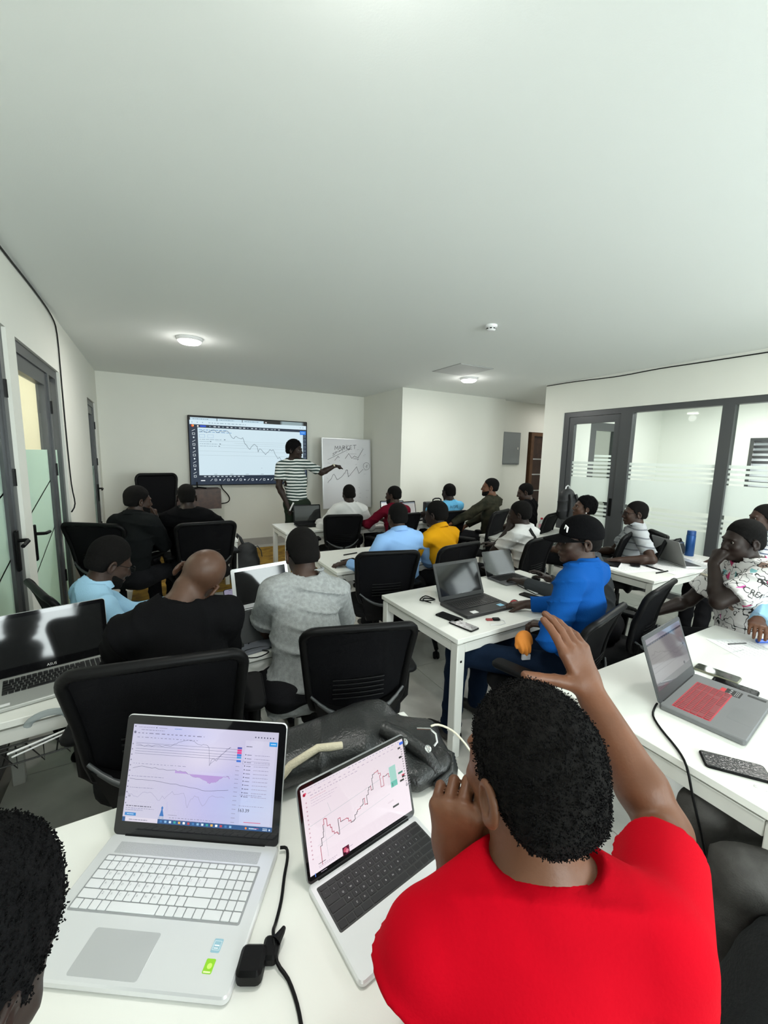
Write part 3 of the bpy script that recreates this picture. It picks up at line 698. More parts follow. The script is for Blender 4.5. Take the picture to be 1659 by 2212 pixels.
def ik(S, W, l1, l2, pole):
    S = np.asarray(S, float); W = np.asarray(W, float); v = W-S; L = np.linalg.norm(v); m = (l1+l2)*.995
    if L > m: W = S+v*m/L; v = W-S; L = m
    u = v/L; a = (l1*l1-l2*l2+L*L)/(2*L); h = math.sqrt(max(l1*l1-a*a, 0)); p = np.asarray(pole, float); p = nrm(p-u*(p @ u)); return S+u*a+p*h, W
UP = V(0, 0, 1)
SKIN = {'a': mat('skin_deep_brown', (.045, .022, .014), .5, spec=.35, bump=.05, bscale=120, var=.25, vscale=14), 'b': mat('skin_brown', (.145, .058, .028), .48, spec=.35, bump=.06, bscale=140, var=.22, vscale=12), 'd': mat('skin_warm_dark', (.075, .036, .021), .48, bump=.05, bscale=120, var=.2, vscale=12, spec=.35), 'c': mat('skin_dark', (.022, .012, .009), .5, spec=.3, var=.2, vscale=14)}
M_HAIR = mat('black_hair', (.0035, .0035, .004), .9, bump=.9, bscale=230, spec=.12)
M_HAIRS = mat('short_black_hair', (.005, .0045, .0042), .9, bump=.4, bscale=400, spec=.12)
M_EYEW = mat('eye_white', (.20, .18, .16), .3); M_IRIS = mat('eye_dark', (.01, .006, .004), .1)
def cloth(name, color, rough=.85, **k): return mat(name, color, rough, spec=.06, bump=k.pop('bump', .22), bscale=k.pop('bscale', 240), sheen=.0, **k)
M_TROUS = cloth('dark_trousers', (.012, .012, .014))
M_SHOE = mat('dark_shoe', (.012, .011, .010), .45)

def person(label, T, yaw=0., lean=.10, side=0., seat=.47, hy=0., hp=6., hr=0., s=1., sy=None, L=None, R=None, Ld=None, Rd=None, Lp='relax', Rp='relax', Ln=None, Rn=None, Lpole=None, Rpole=None,
           top=None, sleeve='short', collar=False, skin='a', hair=.003, hairtop=0., beard=0., glasses=False, trous=None, h=.012, fine=.0065, wr=1, hip=None, legs=True, fold=.006, cat='person', curl=0., loose=.0, hairfuzz=.0012, hand_fine=None, Lcurl=None, Rcurl=None, Lthumb=None, Rthumb=None, eyes=True, fat=1., shrug=0., kneeL=None, kneeR=None, hem=.0, sdrop=0., nails=False, line=-.012, standing=None, Rspread=4., hs=1., arm=1., ear=.22, neck=0., nape=-.050):
    T = np.asarray(T, float)
    def axes(y): return V(math.cos(rad(y)), math.sin(rad(y)), 0), V(-math.sin(rad(y)), math.cos(rad(y)), 0)
    r0, f0 = axes(yaw)
    HM = Matrix.Rotation(rad(yaw+hy), 3, 'Z') @ Matrix.Rotation(rad(-hp), 3, 'X') @ Matrix.Rotation(rad(hr), 3, 'Y')
    hx, hf, hu = (np.array(HM.col[i]) for i in range(3)); HR = (hx, hf, hu)
    C = T-hu*.118*s
    hpnt = lambda x, y, z: C+(hx*x+hf*y+hu*z)*s
    nb = hpnt(0, -.022, -.075); N = nb-(hu*.5+UP*.5)*.072*s-f0*.012*s
    Hp = np.array(hip, float) if hip is not None else V(*(C-f0*lean+r0*side)[:2], seat+.085*s)
    u = nrm(N-Hp); rs = axes(yaw if sy is None else sy)[0]; rs = nrm(rs-u*(rs @ u)); rs = nrm(rs+u*sdrop); ft = np.cross(u, rs); tl = np.linalg.norm(N-Hp)
    root = empty('person', (Hp[0], Hp[1], 0), 0, label, cat); off = np.array([Hp[0], Hp[1], 0])
    def put(name, geo, m, parent=root, smooth='all'):
        v, f = geo; return onto(name, mesh(name, v-off, f, m, None, smooth), parent)
    sc = N-u*.05*s; Sl = sc-rs*.175*s*wr+u*shrug; Sr = sc+rs*.175*s*wr+u*shrug
    mid = Hp+u*tl*.55-ft*curl
    l1, l2 = .285*s, .255*s
    arms = []
    for sg, S, W, pole, dd, nn, pose, cu, thb in ((-1, Sl, L, Lpole, Ld, Ln, Lp, Lcurl, Lthumb), (1, Sr, R, Rpole, Rd, Rn, Rp, Rcurl, Rthumb)):
        if W is None: W = Hp+f0*.36+r0*sg*.17+UP*.09
        if pole is None: pole = r0*sg*.6-f0*.5-UP*.7
        E, W = ik(S, W, l1, l2, pole); d = nrm(W-E) if dd is None else nrm(dd); n = (-UP if nn is None else np.asarray(nn, float))
        if abs(d @ nrm(n)) > .9: n = f0
        t = np.cross(d, n)*sg; arms.append((sg, S, E, W, d, n, t, pose, cu, thb))
    # ---- body: one continuous surface
    B = Field(); sq = (ft, .66)
    B.cone(Hp, mid, .125*s*fat, .125*s*fat, .05, sq); B.cone(mid, sc-u*.03*s, .128*s*fat, .115*s, .06, sq); B.cone(Sl+rs*.035*s, Sr-rs*.035*s, .046*s, .046*s, .045)
    for sg in (-1, 1): B.cone(N+u*.01+rs*sg*.03*s, sc+rs*sg*.13*s, .042*s, .040*s, .05)
    B.cone(N-u*.03*s, hpnt(0, -.018, -.05), .058*s, .053*s, .03)
    B.ell(hpnt(0, -.014, .034), HR, np.array((.0745, .095, .083))*s, .02)
    B.ell(hpnt(0, .036, -.05), HR, np.array((.056, .060, .060))*s, .03); B.ell(hpnt(0, .055, -.005), HR, np.array((.057, .040, .055))*s, .02)
    B.ell(hpnt(0, .078, -.098), HR, np.array((.024, .018, .016))*s, .018); B.ell(hpnt(0, .083, .020), HR, np.array((.047, .014, .011))*s, .012)
    for sg in (-1, 1):
        B.ell(hpnt(sg*.038, .072, -.03), HR, np.array((.018, .016, .016))*s, .015)
        B.ell(hpnt(sg*.031, .095, .001), HR, np.array((.017, .012, .011))*s, .008, 's')
    B.cone(hpnt(0, .092, .004), hpnt(0, .108, -.032), .0085*s, .0125*s, .012); 
    for sg in (-1, 1): B.ell(hpnt(sg*.013, .098, -.037), HR, np.array((.0095, .011, .008))*s, .006)
    B.ell(hpnt(0, .093, -.064), HR, np.array((.024, .0125, .0068))*s, .006); B.ell(hpnt(0, .091, -.075), HR, np.array((.021, .012, .0075))*s, .005)
    for sg in (-1, 1):
        ea = nrm(hx*sg+hf*ear); eb = nrm(hf-hx*sg*ear); ER = (ea, nrm(eb-hu*.18), nrm(hu+eb*.18))
        B.ell(hpnt(sg*.0815, -.010, -.010), ER, np.array((.0085, .0195, .033))*s, .005); B.ell(hpnt(sg*.0895, -.006, -.007), ER, np.array((.0105, .0115, .021))*s, .003, 's'); B.ell(hpnt(sg*.080, -.006, -.036), ER, np.array((.007, .011, .011))*s, .005)
    tips = [[], []]
    for q, (sg, S, E, W, d, n, t, pose, cu, thb) in enumerate(arms):
        m1 = E+(W-E)*.28
        B.cone(S, S+(E-S)*.5, .049*s, .047*s, .028); B.cone(S+(E-S)*.5, E, .048*s*arm, .039*s*arm, .02); B.cone(E, m1, .039*s*arm, .043*s*arm, .02); B.cone(m1, W, .043*s*arm, .027*s*arm, .015)
        hand(B, W, d, n, t, pose, s*hs, .005, cu, thumb=thb, tips=tips[q], spread=Rspread if sg > 0 else 4.)
    fz = [(C-.15*s, C+.15*s, fine)]
    if hand_fine:
        for a in arms: fz.append((a[3]+a[4]*.09-.13, a[3]+a[4]*.09+.13, hand_fine))
    body = put('body', B.mesh(h, fz), SKIN[skin])
    # ---- top
    seed = len(label)+int(abs(T[0]*97)) % 50
    Tp = Field(); g = .013+loose
    Tp.cone(Hp-u*(.03+hem), mid, .140*s*fat+loose, .138*s*fat+loose, .05, (ft, .68)); Tp.cone(mid, sc-u*.03*s, .138*s*fat+g*.4, .122*s+g*.4, .06, (ft, .68)); Tp.cone(Sl+rs*.03*s, Sr-rs*.03*s, .046*s+g*.7, .046*s+g*.7, .045)
    for sg in (-1, 1): Tp.cone(N+u*.012+rs*sg*.03*s, sc+rs*sg*.14*s, .044*s+g*.8, .043*s+g, .05)
    for sg, S, E, W, d, n, t, pose, cu, thb in arms:
        if sleeve == 'short':
            e = S+(E-S)*.74; Tp.cone(S, e, .049*s+g*.75, .050*s+g*1.15, .028); Tp.cut(S+(E-S)*.70, E-S, S+(E-S)*.92, .105)
        elif sleeve == 'long':
            Tp.cone(S, E, .049*s+g*.8, .042*s+g*.8, .028); e = E+(W-E)*.93; Tp.cone(E, e, .042*s+g*.8, .030*s+g*.8, .02); Tp.cut(E+(W-E)*.90, W-E, E+(W-E)*1.02, .075)
        elif sleeve == 'rolled':
            Tp.cone(S, E, .055*s+g, .045*s+g, .03); e = E+(W-E)*.3; Tp.cone(E, e, .045*s+g, .042*s+g, .02)
    nd = nrm(nb-N)
    Tp.cut(N+nd*(.026+neck)*s, nd, N+nd*(.075+neck)*s, .085*s)
    if collar:
        Tp.cone(N+nd*.0-ft*.003, N+nd*.030*s, .064*s, .060*s, .012); Tp.cut(N+nd*.044*s, nrm(nd+ft*.30), N+nd*.10*s, .10*s)
    else: Tp.cone(N-nd*.005, N+nd*(.026+neck)*s, .066*s, .061*s, .012); Tp.cut(N+nd*(.030+neck)*s, nrm(nd+ft*.12), N+nd*(.085+neck)*s, .092*s)
    Tp.cut(Hp-u*(.10+hem), -u, Hp-u*(.3+hem), .24)
    tm = put('shirt' if cat == 'person' else 'top', Tp.mesh(h if h < .009 else .0105, (), folds(fold, seed, 1., u+rs*.5)), top)
    if collar:
        cm = MB(); nr = 26; prof = [(.066, .030), (.0635, .066), (.066, .071), (.072, .067), (.088, .030), (.085, .028), (.071, .060), (.067, .056)]; cv = []; cf = []
        for i_ in range(nr+1):
            a_ = rad(90+20+320*i_/nr); dr = rs*math.cos(a_)+ft*math.sin(a_)
            for pr_, pz_ in prof: cv.append(N+nd*(pz_-.016*(1+math.sin(a_))*.5)*s+dr*pr_*s-off)
        k_ = len(prof)
        for i_ in range(nr): cf += [(i_*k_+j_, i_*k_+(j_+1) % k_, (i_+1)*k_+(j_+1) % k_, (i_+1)*k_+j_) for j_ in range(k_)]
        cf += [tuple(range(k_)), tuple(reversed(range(nr*k_, nr*k_+k_)))]
        cm.add(cv, cf); cm.build('collar', top, root, 60)
    geo = dict(root=root, off=off, C=C, N=N, u=u, rs=rs, ft=ft, HR=HR, hpnt=hpnt, shirt=tm, arms=arms, Hp=Hp, body=body, s=s, nd=nd, put=put, Sl=Sl, Sr=Sr, tips=tips)
    # ---- trousers and shoes
    if legs:
        P = Field(); P.cone(Hp-r0*.07-UP*.01, Hp+r0*.07-UP*.01, .118*s*fat, .118*s*fat, .04, (UP, .8)); sh = []
        for sg, kn in ((-1, kneeL), (1, kneeR)):
            hj = Hp+r0*sg*.085*s-UP*.015
            if standing is not None: K = V(hj[0], hj[1], .50*s)+f0*.02; A = V(hj[0], hj[1], .09)
            else: K = (hj+f0*.42*s+r0*sg*.05-UP*.01) if kn is None else np.array(kn, float); A = V(*(K+f0*.02)[:2], .09)
            P.cone(hj, K, .086*s*fat, .062*s, .04); P.cone(K, A, .060*s, .055*s, .03); sh.append(A)
        put('trousers', P.mesh(max(h, .012), (), folds(.005, seed+3, 1., (0, 0, 1))), trous or M_TROUS)
        for A in sh:
            S_ = Field(); S_.cone(A-UP*.045-f0*.03, A-UP*.055+f0*.14, .040, .036, .02, (UP, .8)); S_.cone(A-UP*.02, A-UP*.04, .046, .046, .02); S_.cut((0, 0, .003), -UP, (A[0], A[1], -.2), .6); put('shoe', S_.mesh(.012), M_SHOE)
    # ---- hair, eyes, glasses
    if hair:
        Hh = Field(); Hh.ell(hpnt(0, -.018, .038+hairtop*.3), HR, np.array((.0745+hair*.95, .095+hair, .083+hair+hairtop))*s, .01)
        Hh.cone(hpnt(-.02, -.055, -.02), hpnt(-.022, -.050, -.058), (.042+hair)*s, (.031+hair*.8)*s, .03); Hh.cone(hpnt(.02, -.055, -.02), hpnt(.022, -.050, -.058), (.042+hair)*s, (.031+hair*.8)*s, .03)
        for sg in (-1, 1): Hh.ell(hpnt(sg*.064, .020, -.006), HR, np.array((.010+hair*.6, .014, .040))*s, .008)
        n_ = -(hu*.66-hf*.75); Hh.cut(C-n_*line*s, n_); Hh.cut(hpnt(0, 0, nape), -hu)
        Hh.cut(hpnt(0, .066, 0), hf-hu*.12)
        hm = Field(); hm.p = Hh.p
        put('hair', Hh.mesh(.0075 if h > .009 else .0042, (), fuzz(hairfuzz, 150 if hairfuzz < .003 else 70, seed)), M_HAIR if hair > .007 else M_HAIRS)
    if beard:
        Bf = Field(); Bf.ell(hpnt(0, .036, -.052), HR, np.array((.056+beard, .060+beard, .062+beard))*s, .03); Bf.ell(hpnt(0, .078, -.098), HR, np.array((.026+beard, .020+beard, .018+beard))*s, .018)
        Bf.cut(hpnt(0, .04, -.050), nrm(hu*.85+hf*.25)); put('beard', Bf.mesh(.006, (), fuzz(.0008, 150, seed+1)), M_HAIRS)
    if eyes:
        for sg in (-1, 1):
            e = MB(); n_ = 10; R_ = .0115*s; M_ = Matrix.Translation(Vector(hpnt(sg*.031, .0775, .001)-off)) @ Matrix((hx, -hu, hf)).transposed().to_4x4()
            pr = [(R_*math.sin(math.pi*k/8), -R_*math.cos(math.pi*k/8)) for k in range(9)]; e.lathe(pr, n_, 0, M_)
            e.m = [1 if 60 <= i < 80 or i == 81 else 0 for i in range(len(e.f))]; e.build('eye', [M_EYEW, M_IRIS], root, 60)
    if glasses:
        gl = MB()
        for sg in (-1, 1):
            gl.tube([hpnt(sg*(.033+.024*math.cos(a)), .108, .000+.018*math.sin(a))-off for a in [k*.5236 for k in range(12)]], .0016*s, 6, closed=True)
            gl.tube([hpnt(sg*.057, .107, .006)-off, hpnt(sg*.076, .085, .008)-off, hpnt(sg*.083, .0, .006)-off, hpnt(sg*.084, -.02, -.004)-off], .0018*s, 6)
        gl.tube([hpnt(-.009, .108, .004)-off, hpnt(0, .112, .007)-off, hpnt(.009, .108, .004)-off], .0016*s, 6)
        gl.build('glasses', M_BLACK, root, 60)
    return geo
def tufts(g, n, L, seed=1, tilt=.5):
    # short tight curls standing on a hair mesh
    ob = [c for c in g['root'].children if c.name.split('.')[0] == 'hair'][0]; me = ob.data; R = np.random.RandomState(seed); N_ = len(me.vertices)
    co = np.zeros(N_*3, np.float32); me.vertices.foreach_get('co', co); co = co.reshape(-1, 3); no = np.zeros(N_*3, np.float32); me.vertex_normals.foreach_get('vector', no); no = no.reshape(-1, 3)
    i = R.randint(0, N_, n); p = co[i]+R.normal(0, .0015, (n, 3)); d = no[i]+R.normal(0, tilt, (n, 3)); d /= np.linalg.norm(d, axis=1)[:, None]
    a = np.cross(d, R.normal(size=(n, 3))); a /= np.linalg.norm(a, axis=1)[:, None]; b = np.cross(d, a); l = L*R.uniform(.5, 1.2, (n, 1)); w_ = .0009
    m = p+d*l*.6+a*l*.35; t = p+d*l*.75-b*l*.25
    v = np.stack([p+a*w_, p-a*w_*.5+b*w_*.87, p-a*w_*.5-b*w_*.87, m+a*w_, m-a*w_*.5+b*w_*.87, m-a*w_*.5-b*w_*.87, t], 1).reshape(-1, 3)
    q = np.array([[0, 1, 4], [0, 4, 3], [1, 2, 5], [1, 5, 4], [2, 0, 3], [2, 3, 5], [3, 4, 6], [4, 5, 6], [5, 3, 6]]); f = (np.arange(n)[:, None, None]*7+q[None]).reshape(-1, 3)
    o = onto('hair_curls', mesh('hair_curls', v, f, M_HAIR), g['root']); return tag(o, kind='stuff')
def print_on(g, name, text, origin, right, up, size, col, lift=.0025, dep=.3, target='shirt'):
    # wrap flat lettering onto a garment
    me = g[target].data; bvh = BVHTree.FromPolygons([v.co for v in me.vertices], [p.vertices[:] for p in me.polygons])
    right = nrm(right); up = nrm(up-right*(up @ right)); n = np.cross(right, up); o = np.asarray(origin, float)-g['off']; v, f = text_geo(text); wd = max(p[0] for p in v); out = []
    for x, y in v:
        p = o+right*(x-wd/2)*size+up*y*size; hit = bvh.ray_cast(Vector(p+n*dep), Vector(-n)); out.append((np.array(hit[0]) if hit[0] is not None else p)+n*lift)
    return onto(name, mesh(name, out, f, mat('ink_'+name, col, .7)), g['root'])

# ------------------------------------------------------------------ tables
desk('white table with the silver and the bright aluminium laptops, nearest the camera', -.66, .755, .43, 1.165)
desk('white table carrying the red-lit gaming laptop and three phones', 1.40, 2.79, .28, 1.02, rot=0)
desk('white table with the black laptop, red mouse and convertible laptop', 1.30, 2.66, 1.56, 2.33, rot=2)
desk('white table where the gray t-shirt man leans, with a wire basket underneath', -.66, .60, 1.79, 2.52, rot=6, basket=True)
desk('white table where the pale blue shirt man rests his hand by a pen', 1.22, 2.60, 2.92, 3.65)
desk('white table with an open black laptop in front of the presenter', 1.31, 2.72, 4.72, 5.38)
desk('white table in front of the sky blue lettered shirt, covered with papers', 2.74, 4.10, 4.72, 5.38)
desk('white table with a plastic water bottle near the olive shirt man', 3.43, 4.80, 3.02, 3.72)
desk('white table by the glass partition with papers, black bag and blue flask', 3.38, 4.78, 1.66, 2.28)
desk('white table cut by the photo edge beside the patterned shirt man', 3.46, 4.80, .33, 1.05)
desk('white table beside the far door where the dark hoodie man sits', -.66, .74, 4.52, 5.20)

# ------------------------------------------------------------------ chairs
chair(.02, 1.66, -8, 'black mesh chair behind the bald man in black', 1.06)
chair(.775, 1.70, -15, 'black mesh chair behind the gray t-shirt man, with wide arm pads', 1.0)
chair(1.50, 2.77, -12, 'black mesh chair behind the pale blue shirt man writing', 1.0)
chair(.35, 4.22, 4, 'black mesh chair behind the black shirt man by the cabinet', 1.06)
chair(1.95, 4.66, -8, 'black mesh chair behind the white shirt man facing the whiteboard', .98)
chair(3.28, 4.36, 4, 'black mesh chair behind the sky blue lettered shirt', 1.0)
chair(2.55, 4.38, 10, 'black mesh chair behind the maroon sleeved man', 1.0)
chair(3.50, 3.86, 24, 'black mesh chair behind the olive shirt man', 1.06)
chair(4.30, 3.72, 20, 'black mesh chair behind the black shirt man by the wooden door', 1.0)
chair(2.04, 2.76, 10, 'black mesh chair behind the mustard shirt man', 1.0)
chair(2.88, 2.68, 12, 'black mesh chair behind the white t-shirt man with a strap', 1.0)
chair(3.86, 2.50, 20, 'black mesh chair under the curly haired woman', 1.0)
chair(4.00, 2.30, 46, 'black mesh chair behind the gray striped polo man', 1.0)
chair(2.46, 1.48, 12, 'black mesh chair behind the charcoal shirt, next to the blue shirt man', .98)
chair(1.74, 1.36, 14, 'black mesh chair holding the man in blue shirt and cap', .98)
chair(3.06, .86, 52, 'black mesh chair holding the patterned shirt man', 1.0)
chair(4.42, 1.30, 50, 'black mesh chair under the man half hidden at the photo edge', 1.0)
chair(-.27, 2.70, -68, 'black chair behind the light blue shirt man with glasses', .98)
chair(-.32, 4.34, -30, 'black mesh chair behind the dark hoodie man', 1.08)
chair(-.02, 6.30, 176, 'tall empty mesh chair turned to the room beside the wooden cabinet', 1.08, sz=1.38)
chair(.24, .08, -42, 'black mesh chair under the red t-shirt man', .96)
chair(-.38, .06, -33, 'black mesh chair under the person at the corner of the nearest table', .96)
chair(2.00, -.08, 48, 'black mesh chair under the person in gray trousers', .96)
chair(3.30, .55, 92, 'black mesh chair under the writing person in light blue cuffs', .96)

# ------------------------------------------------------------------ people
C_ = {}
C_['wht'] = cloth('white_cotton', (.62, .62, .61)); C_['mar'] = cloth('maroon_cotton', (.13, .006, .018)); C_['sky'] = cloth('sky_blue_jersey', (.16, .50, .80))
C_['olv'] = cloth('olive_camouflage', (.050, .046, .030), c2=(.022, .023, .016), vscale=14); C_['blk'] = cloth('black_cotton', (.0035, .0035, .004)); C_['hood'] = cloth('charcoal_hoodie', (.007, .008, .0085))
C_['pale'] = cloth('pale_blue_shirt', (.27, .47, .80)); C_['must'] = cloth('mustard_cotton', (.66, .31, .008)); C_['lblue'] = cloth('light_blue_shirt', (.36, .60, .80))
C_['gry'] = cloth('grey_melange', (.33, .345, .345), c2=(.24, .25, .25), vscale=60); C_['royal'] = cloth('royal_blue_shirt', (.005, .068, .28)); C_['char'] = cloth('charcoal_knit', (.045, .050, .055))
C_['red'] = cloth('red_cotton', (.43, .0004, .0085), bump=.12); C_['jean'] = cloth('dark_jeans', (.006, .013, .030)); C_['gtr'] = cloth('grey_trousers', (.075, .072, .068), var=.2, vscale=30); C_['olt'] = cloth('green_trousers', (.018, .026, .018))
def stripes(name, a, b, freq, duty, axis=2):
    m = mat(name, a, .85, bump=.15, bscale=240); nt = m.node_tree; bs = nt.nodes['Principled BSDF']
    tc = nt.nodes.new('ShaderNodeTexCoord'); sx = nt.nodes.new('ShaderNodeSeparateXYZ'); nt.links.new(tc.outputs['Object'], sx.inputs[0])
    ns = nt.nodes.new('ShaderNodeTexNoise'); ns.inputs['Scale'].default_value = 5; nt.links.new(tc.outputs['Object'], ns.inputs['Vector'])
    ad = nt.nodes.new('ShaderNodeMath'); ad.operation = 'MULTIPLY_ADD'; ad.inputs[1].default_value = .03; nt.links.new(ns.outputs['Fac'], ad.inputs[0]); nt.links.new(sx.outputs[axis], ad.inputs[2])
    ml = nt.nodes.new('ShaderNodeMath'); ml.operation = 'MULTIPLY'; ml.inputs[1].default_value = freq; nt.links.new(ad.outputs[0], ml.inputs[0])
    fr = nt.nodes.new('ShaderNodeMath'); fr.operation = 'FRACT'; nt.links.new(ml.outputs[0], fr.inputs[0])
    gt = nt.nodes.new('ShaderNodeMath'); gt.operation = 'GREATER_THAN'; gt.inputs[1].default_value = duty; nt.links.new(fr.outputs[0], gt.inputs[0])
    mx = nt.nodes.new('ShaderNodeMix'); mx.data_type = 'RGBA'; mx.inputs[6].default_value = (*a, 1); mx.inputs[7].default_value = (*b, 1); nt.links.new(gt.outputs[0], mx.inputs[0]); nt.links.new(mx.outputs[2], bs.inputs['Base Color']); return m
C_['strp'] = stripes('green_white_stripes', (.70, .72, .70), (.020, .045, .040), 24, .48); C_['polo'] = stripes('grey_striped_polo', (.40, .42, .44), (.16, .17, .19), 15, .82); C_['ws'] = stripes('white_fine_stripe', (.72, .75, .80), (.10, .13, .22), 30, .75)
def doodle():
    m = mat('doodle_print', (.75, .73, .72), .85, bump=.15, bscale=240); nt = m.node_tree; bs = nt.nodes['Principled BSDF']; tc = nt.nodes.new('ShaderNodeTexCoord')
    v = nt.nodes.new('ShaderNodeTexVoronoi'); v.inputs['Scale'].default_value = 16; nt.links.new(tc.outputs['Object'], v.inputs['Vector'])
    r = nt.nodes.new('ShaderNodeValToRGB'); r.color_ramp.interpolation = 'CONSTANT'; e = r.color_ramp.elements; e[0].color = (.76, .74, .73, 1); e[1].position = .52; e[1].color = (.70, .05, .20, 1)
    for p, c in ((.62, (.76, .74, .73)), (.72, (.22, .50, .52)), (.80, (.74, .72, .70)), (.88, (.30, .20, .16)), (.94, (.80, .10, .45))):
        q = e.new(p); q.color = (*c, 1)
    sp = nt.nodes.new('ShaderNodeSeparateColor'); nt.links.new(v.outputs['Color'], sp.inputs[0]); nt.links.new(sp.outputs[0], r.inputs[0])
    v2 = nt.nodes.new('ShaderNodeTexVoronoi'); v2.feature = 'DISTANCE_TO_EDGE'; v2.inputs['Scale'].default_value = 16; nt.links.new(tc.outputs['Object'], v2.inputs['Vector'])
    l = nt.nodes.new('ShaderNodeMath'); l.operation = 'LESS_THAN'; l.inputs[1].default_value = .16; nt.links.new(v2.outputs[0], l.inputs[0])
    m1 = nt.nodes.new('ShaderNodeMix'); m1.data_type = 'RGBA'; nt.links.new(l.outputs[0], m1.inputs[0]); nt.links.new(r.outputs[0], m1.inputs[6]); m1.inputs[7].default_value = (.76, .74, .73, 1)
    wv = nt.nodes.new('ShaderNodeTexNoise'); wv.inputs['Scale'].default_value = 22; wv.inputs['Detail'].default_value = 1; nt.links.new(tc.outputs['Object'], wv.inputs['Vector'])
    sb = nt.nodes.new('ShaderNodeMath'); sb.operation = 'SUBTRACT'; sb.inputs[1].default_value = .5; nt.links.new(wv.outputs['Fac'], sb.inputs[0]); ab = nt.nodes.new('ShaderNodeMath'); ab.operation = 'ABSOLUTE'; nt.links.new(sb.outputs[0], ab.inputs[0])
    lt = nt.nodes.new('ShaderNodeMath'); lt.operation = 'LESS_THAN'; lt.inputs[1].default_value = .018; nt.links.new(ab.outputs[0], lt.inputs[0])
    m2 = nt.nodes.new('ShaderNodeMix'); m2.data_type = 'RGBA'; nt.links.new(lt.outputs[0], m2.inputs[0]); nt.links.new(m1.outputs[2], m2.inputs[6]); m2.inputs[7].default_value = (.03, .03, .03, 1); nt.links.new(m2.outputs[2], bs.inputs['Base Color']); return m
C_['dood'] = doodle()
def w3(x, y, z): return (x, y, z)

# presenter standing at the whiteboard
pr = person('standing presenter in green and white striped t-shirt pointing at the whiteboard', (1.670, 5.500, 1.791), yaw=150, hip=(1.70, 5.52, .93), hy=75, hp=2, R=(1.535, 5.440, 0.947), L=(2.295, 5.620, 1.453), Lp='fist', Ld=(1, .1, .05), Ln=(0, 0, -1), Lpole=(0, 0, -1), Rpole=(-1, .2, 0), top=C_['strp'], skin='c', hair=.014, hairtop=.012, hairfuzz=.005, trous=C_['olt'], h=.011, standing=True, line=-.02, s=1.03)
MB().tube([V(*(pr['arms'][0][3]-pr['off']+pr['arms'][0][4]*d_-pr['arms'][0][4]*.0)) for d_ in (-.025, -.005)], .034, 12).build('watch', mat('pale_watch', (.7, .66, .5), .3, .3), pr['root'])
person('man in charcoal hoodie seen in profile with a fist at his chin', (-0.136, 4.100, 1.307), yaw=-38, lean=.12, hy=-28, hp=6, L=(.02, 4.35, .74), R=(-0.018, 4.250, 0.994), Rd=(-.1, .3, 1), Rn=(-.5, -.1, 0), Rp='fist', Rpole=(.3, .2, -1), Lpole=(0, -.3, -1), top=C_['hood'], sleeve='long', collar=True, skin='a', hair=.007, hairtop=.004, h=.011, loose=.012, beard=.004)
person('man in black shirt seen from behind before the wooden cabinet', (0.241, 4.250, 1.315), yaw=2, lean=.05, hy=-3, hp=4, L=(.10, 4.60, .74), R=(.56, 4.62, .74), Rpole=(1, -.3, -.3), top=C_['blk'], sleeve='short', skin='c', hair=.003, h=.011, loose=.01)
person('man in white shirt seen from behind facing the whiteboard', (2.151, 4.780, 1.243), yaw=-4, lean=.08, hp=3, side=-.02, R=(2.42, 5.0, .66), L=(1.85, 5.05, .74), top=C_['wht'], sleeve='long', skin='c', hair=.0035, h=.012, loose=.012)
person('man in maroon long sleeved top looking to the side', (2.677, 4.550, 1.233), yaw=6, lean=.06, hy=28, hp=4, L=(2.34, 4.88, .74), R=(2.72, 4.88, .74), top=C_['mar'], sleeve='long', skin='a', hair=.003, beard=.004, h=.012)
hp_ = person('man in sky blue jersey with dark lettering on the back', (3.503, 4.450, 1.259), yaw=4, lean=.06, hp=4, L=(3.1, 4.85, .74), R=(3.5, 4.85, .74), top=C_['sky'], skin='c', hair=.003, h=.012)
print_on(hp_, 'lettering', 'HOPE', hp_['N']-hp_['u']*.062-hp_['ft']*.16, hp_['rs'], hp_['u'], .055, (.01, .02, .05))
person('bearded man in olive shirt looking away to the side', (3.841, 4.000, 1.358), yaw=22, lean=.02, hy=28, hp=0, L=(3.22, 4.12, .74), R=(3.66, 4.34, .62), top=C_['olv'], sleeve='long', skin='b', hair=.003, beard=.005, h=.011, loose=.008)
person('man in black shirt with lowered head near the wooden door', (4.396, 3.950, 1.281), yaw=22, lean=.08, hy=22, hp=16, top=C_['blk'], skin='a', hair=.003, h=.012)
person('man in pale blue shirt seen from behind with a hand on the table', (1.777, 2.950, 1.223), yaw=-2, lean=.16, hp=6, L=(1.374, 3.049, 0.725), Ld=(-.9, .2, -.1), Lp='relax', R=(2.05, 3.15, .72), Lpole=(-.4, -1, -.6), top=C_['pale'], sleeve='long', collar=True, skin='a', hair=.003, h=.010, fold=.007)
person('man in mustard polo shirt with glasses seen from behind', (2.179, 2.950, 1.224), yaw=14, lean=.18, hy=12, hp=6, L=(1.90, 3.22, .73), R=(2.2, 3.2, .73), top=C_['must'], collar=True, skin='c', hair=.007, glasses=True, h=.010, fold=.007)
wt = person('man in white t-shirt with a black strap resting his face on one hand', (2.937, 2.680, 1.227), yaw=16, lean=.10, hy=16, hp=8, hr=-6, L=(2.893, 2.730, 0.963), Ld=(.25, .1, 1), Ln=(.8, .3, 0), Lp='relax', Lpole=(-.5, .3, -1), R=(3.05, 3.05, .73), top=C_['wht'], skin='c', hair=.003, h=.010, fold=.008)
N_, rs_, ft_, u_ = wt['N'], wt['rs'], wt['ft'], wt['u']
me_ = wt['shirt'].data; bv_ = BVHTree.FromPolygons([v.co for v in me_.vertices], [p.vertices[:] for p in me_.polygons]); sp_ = []
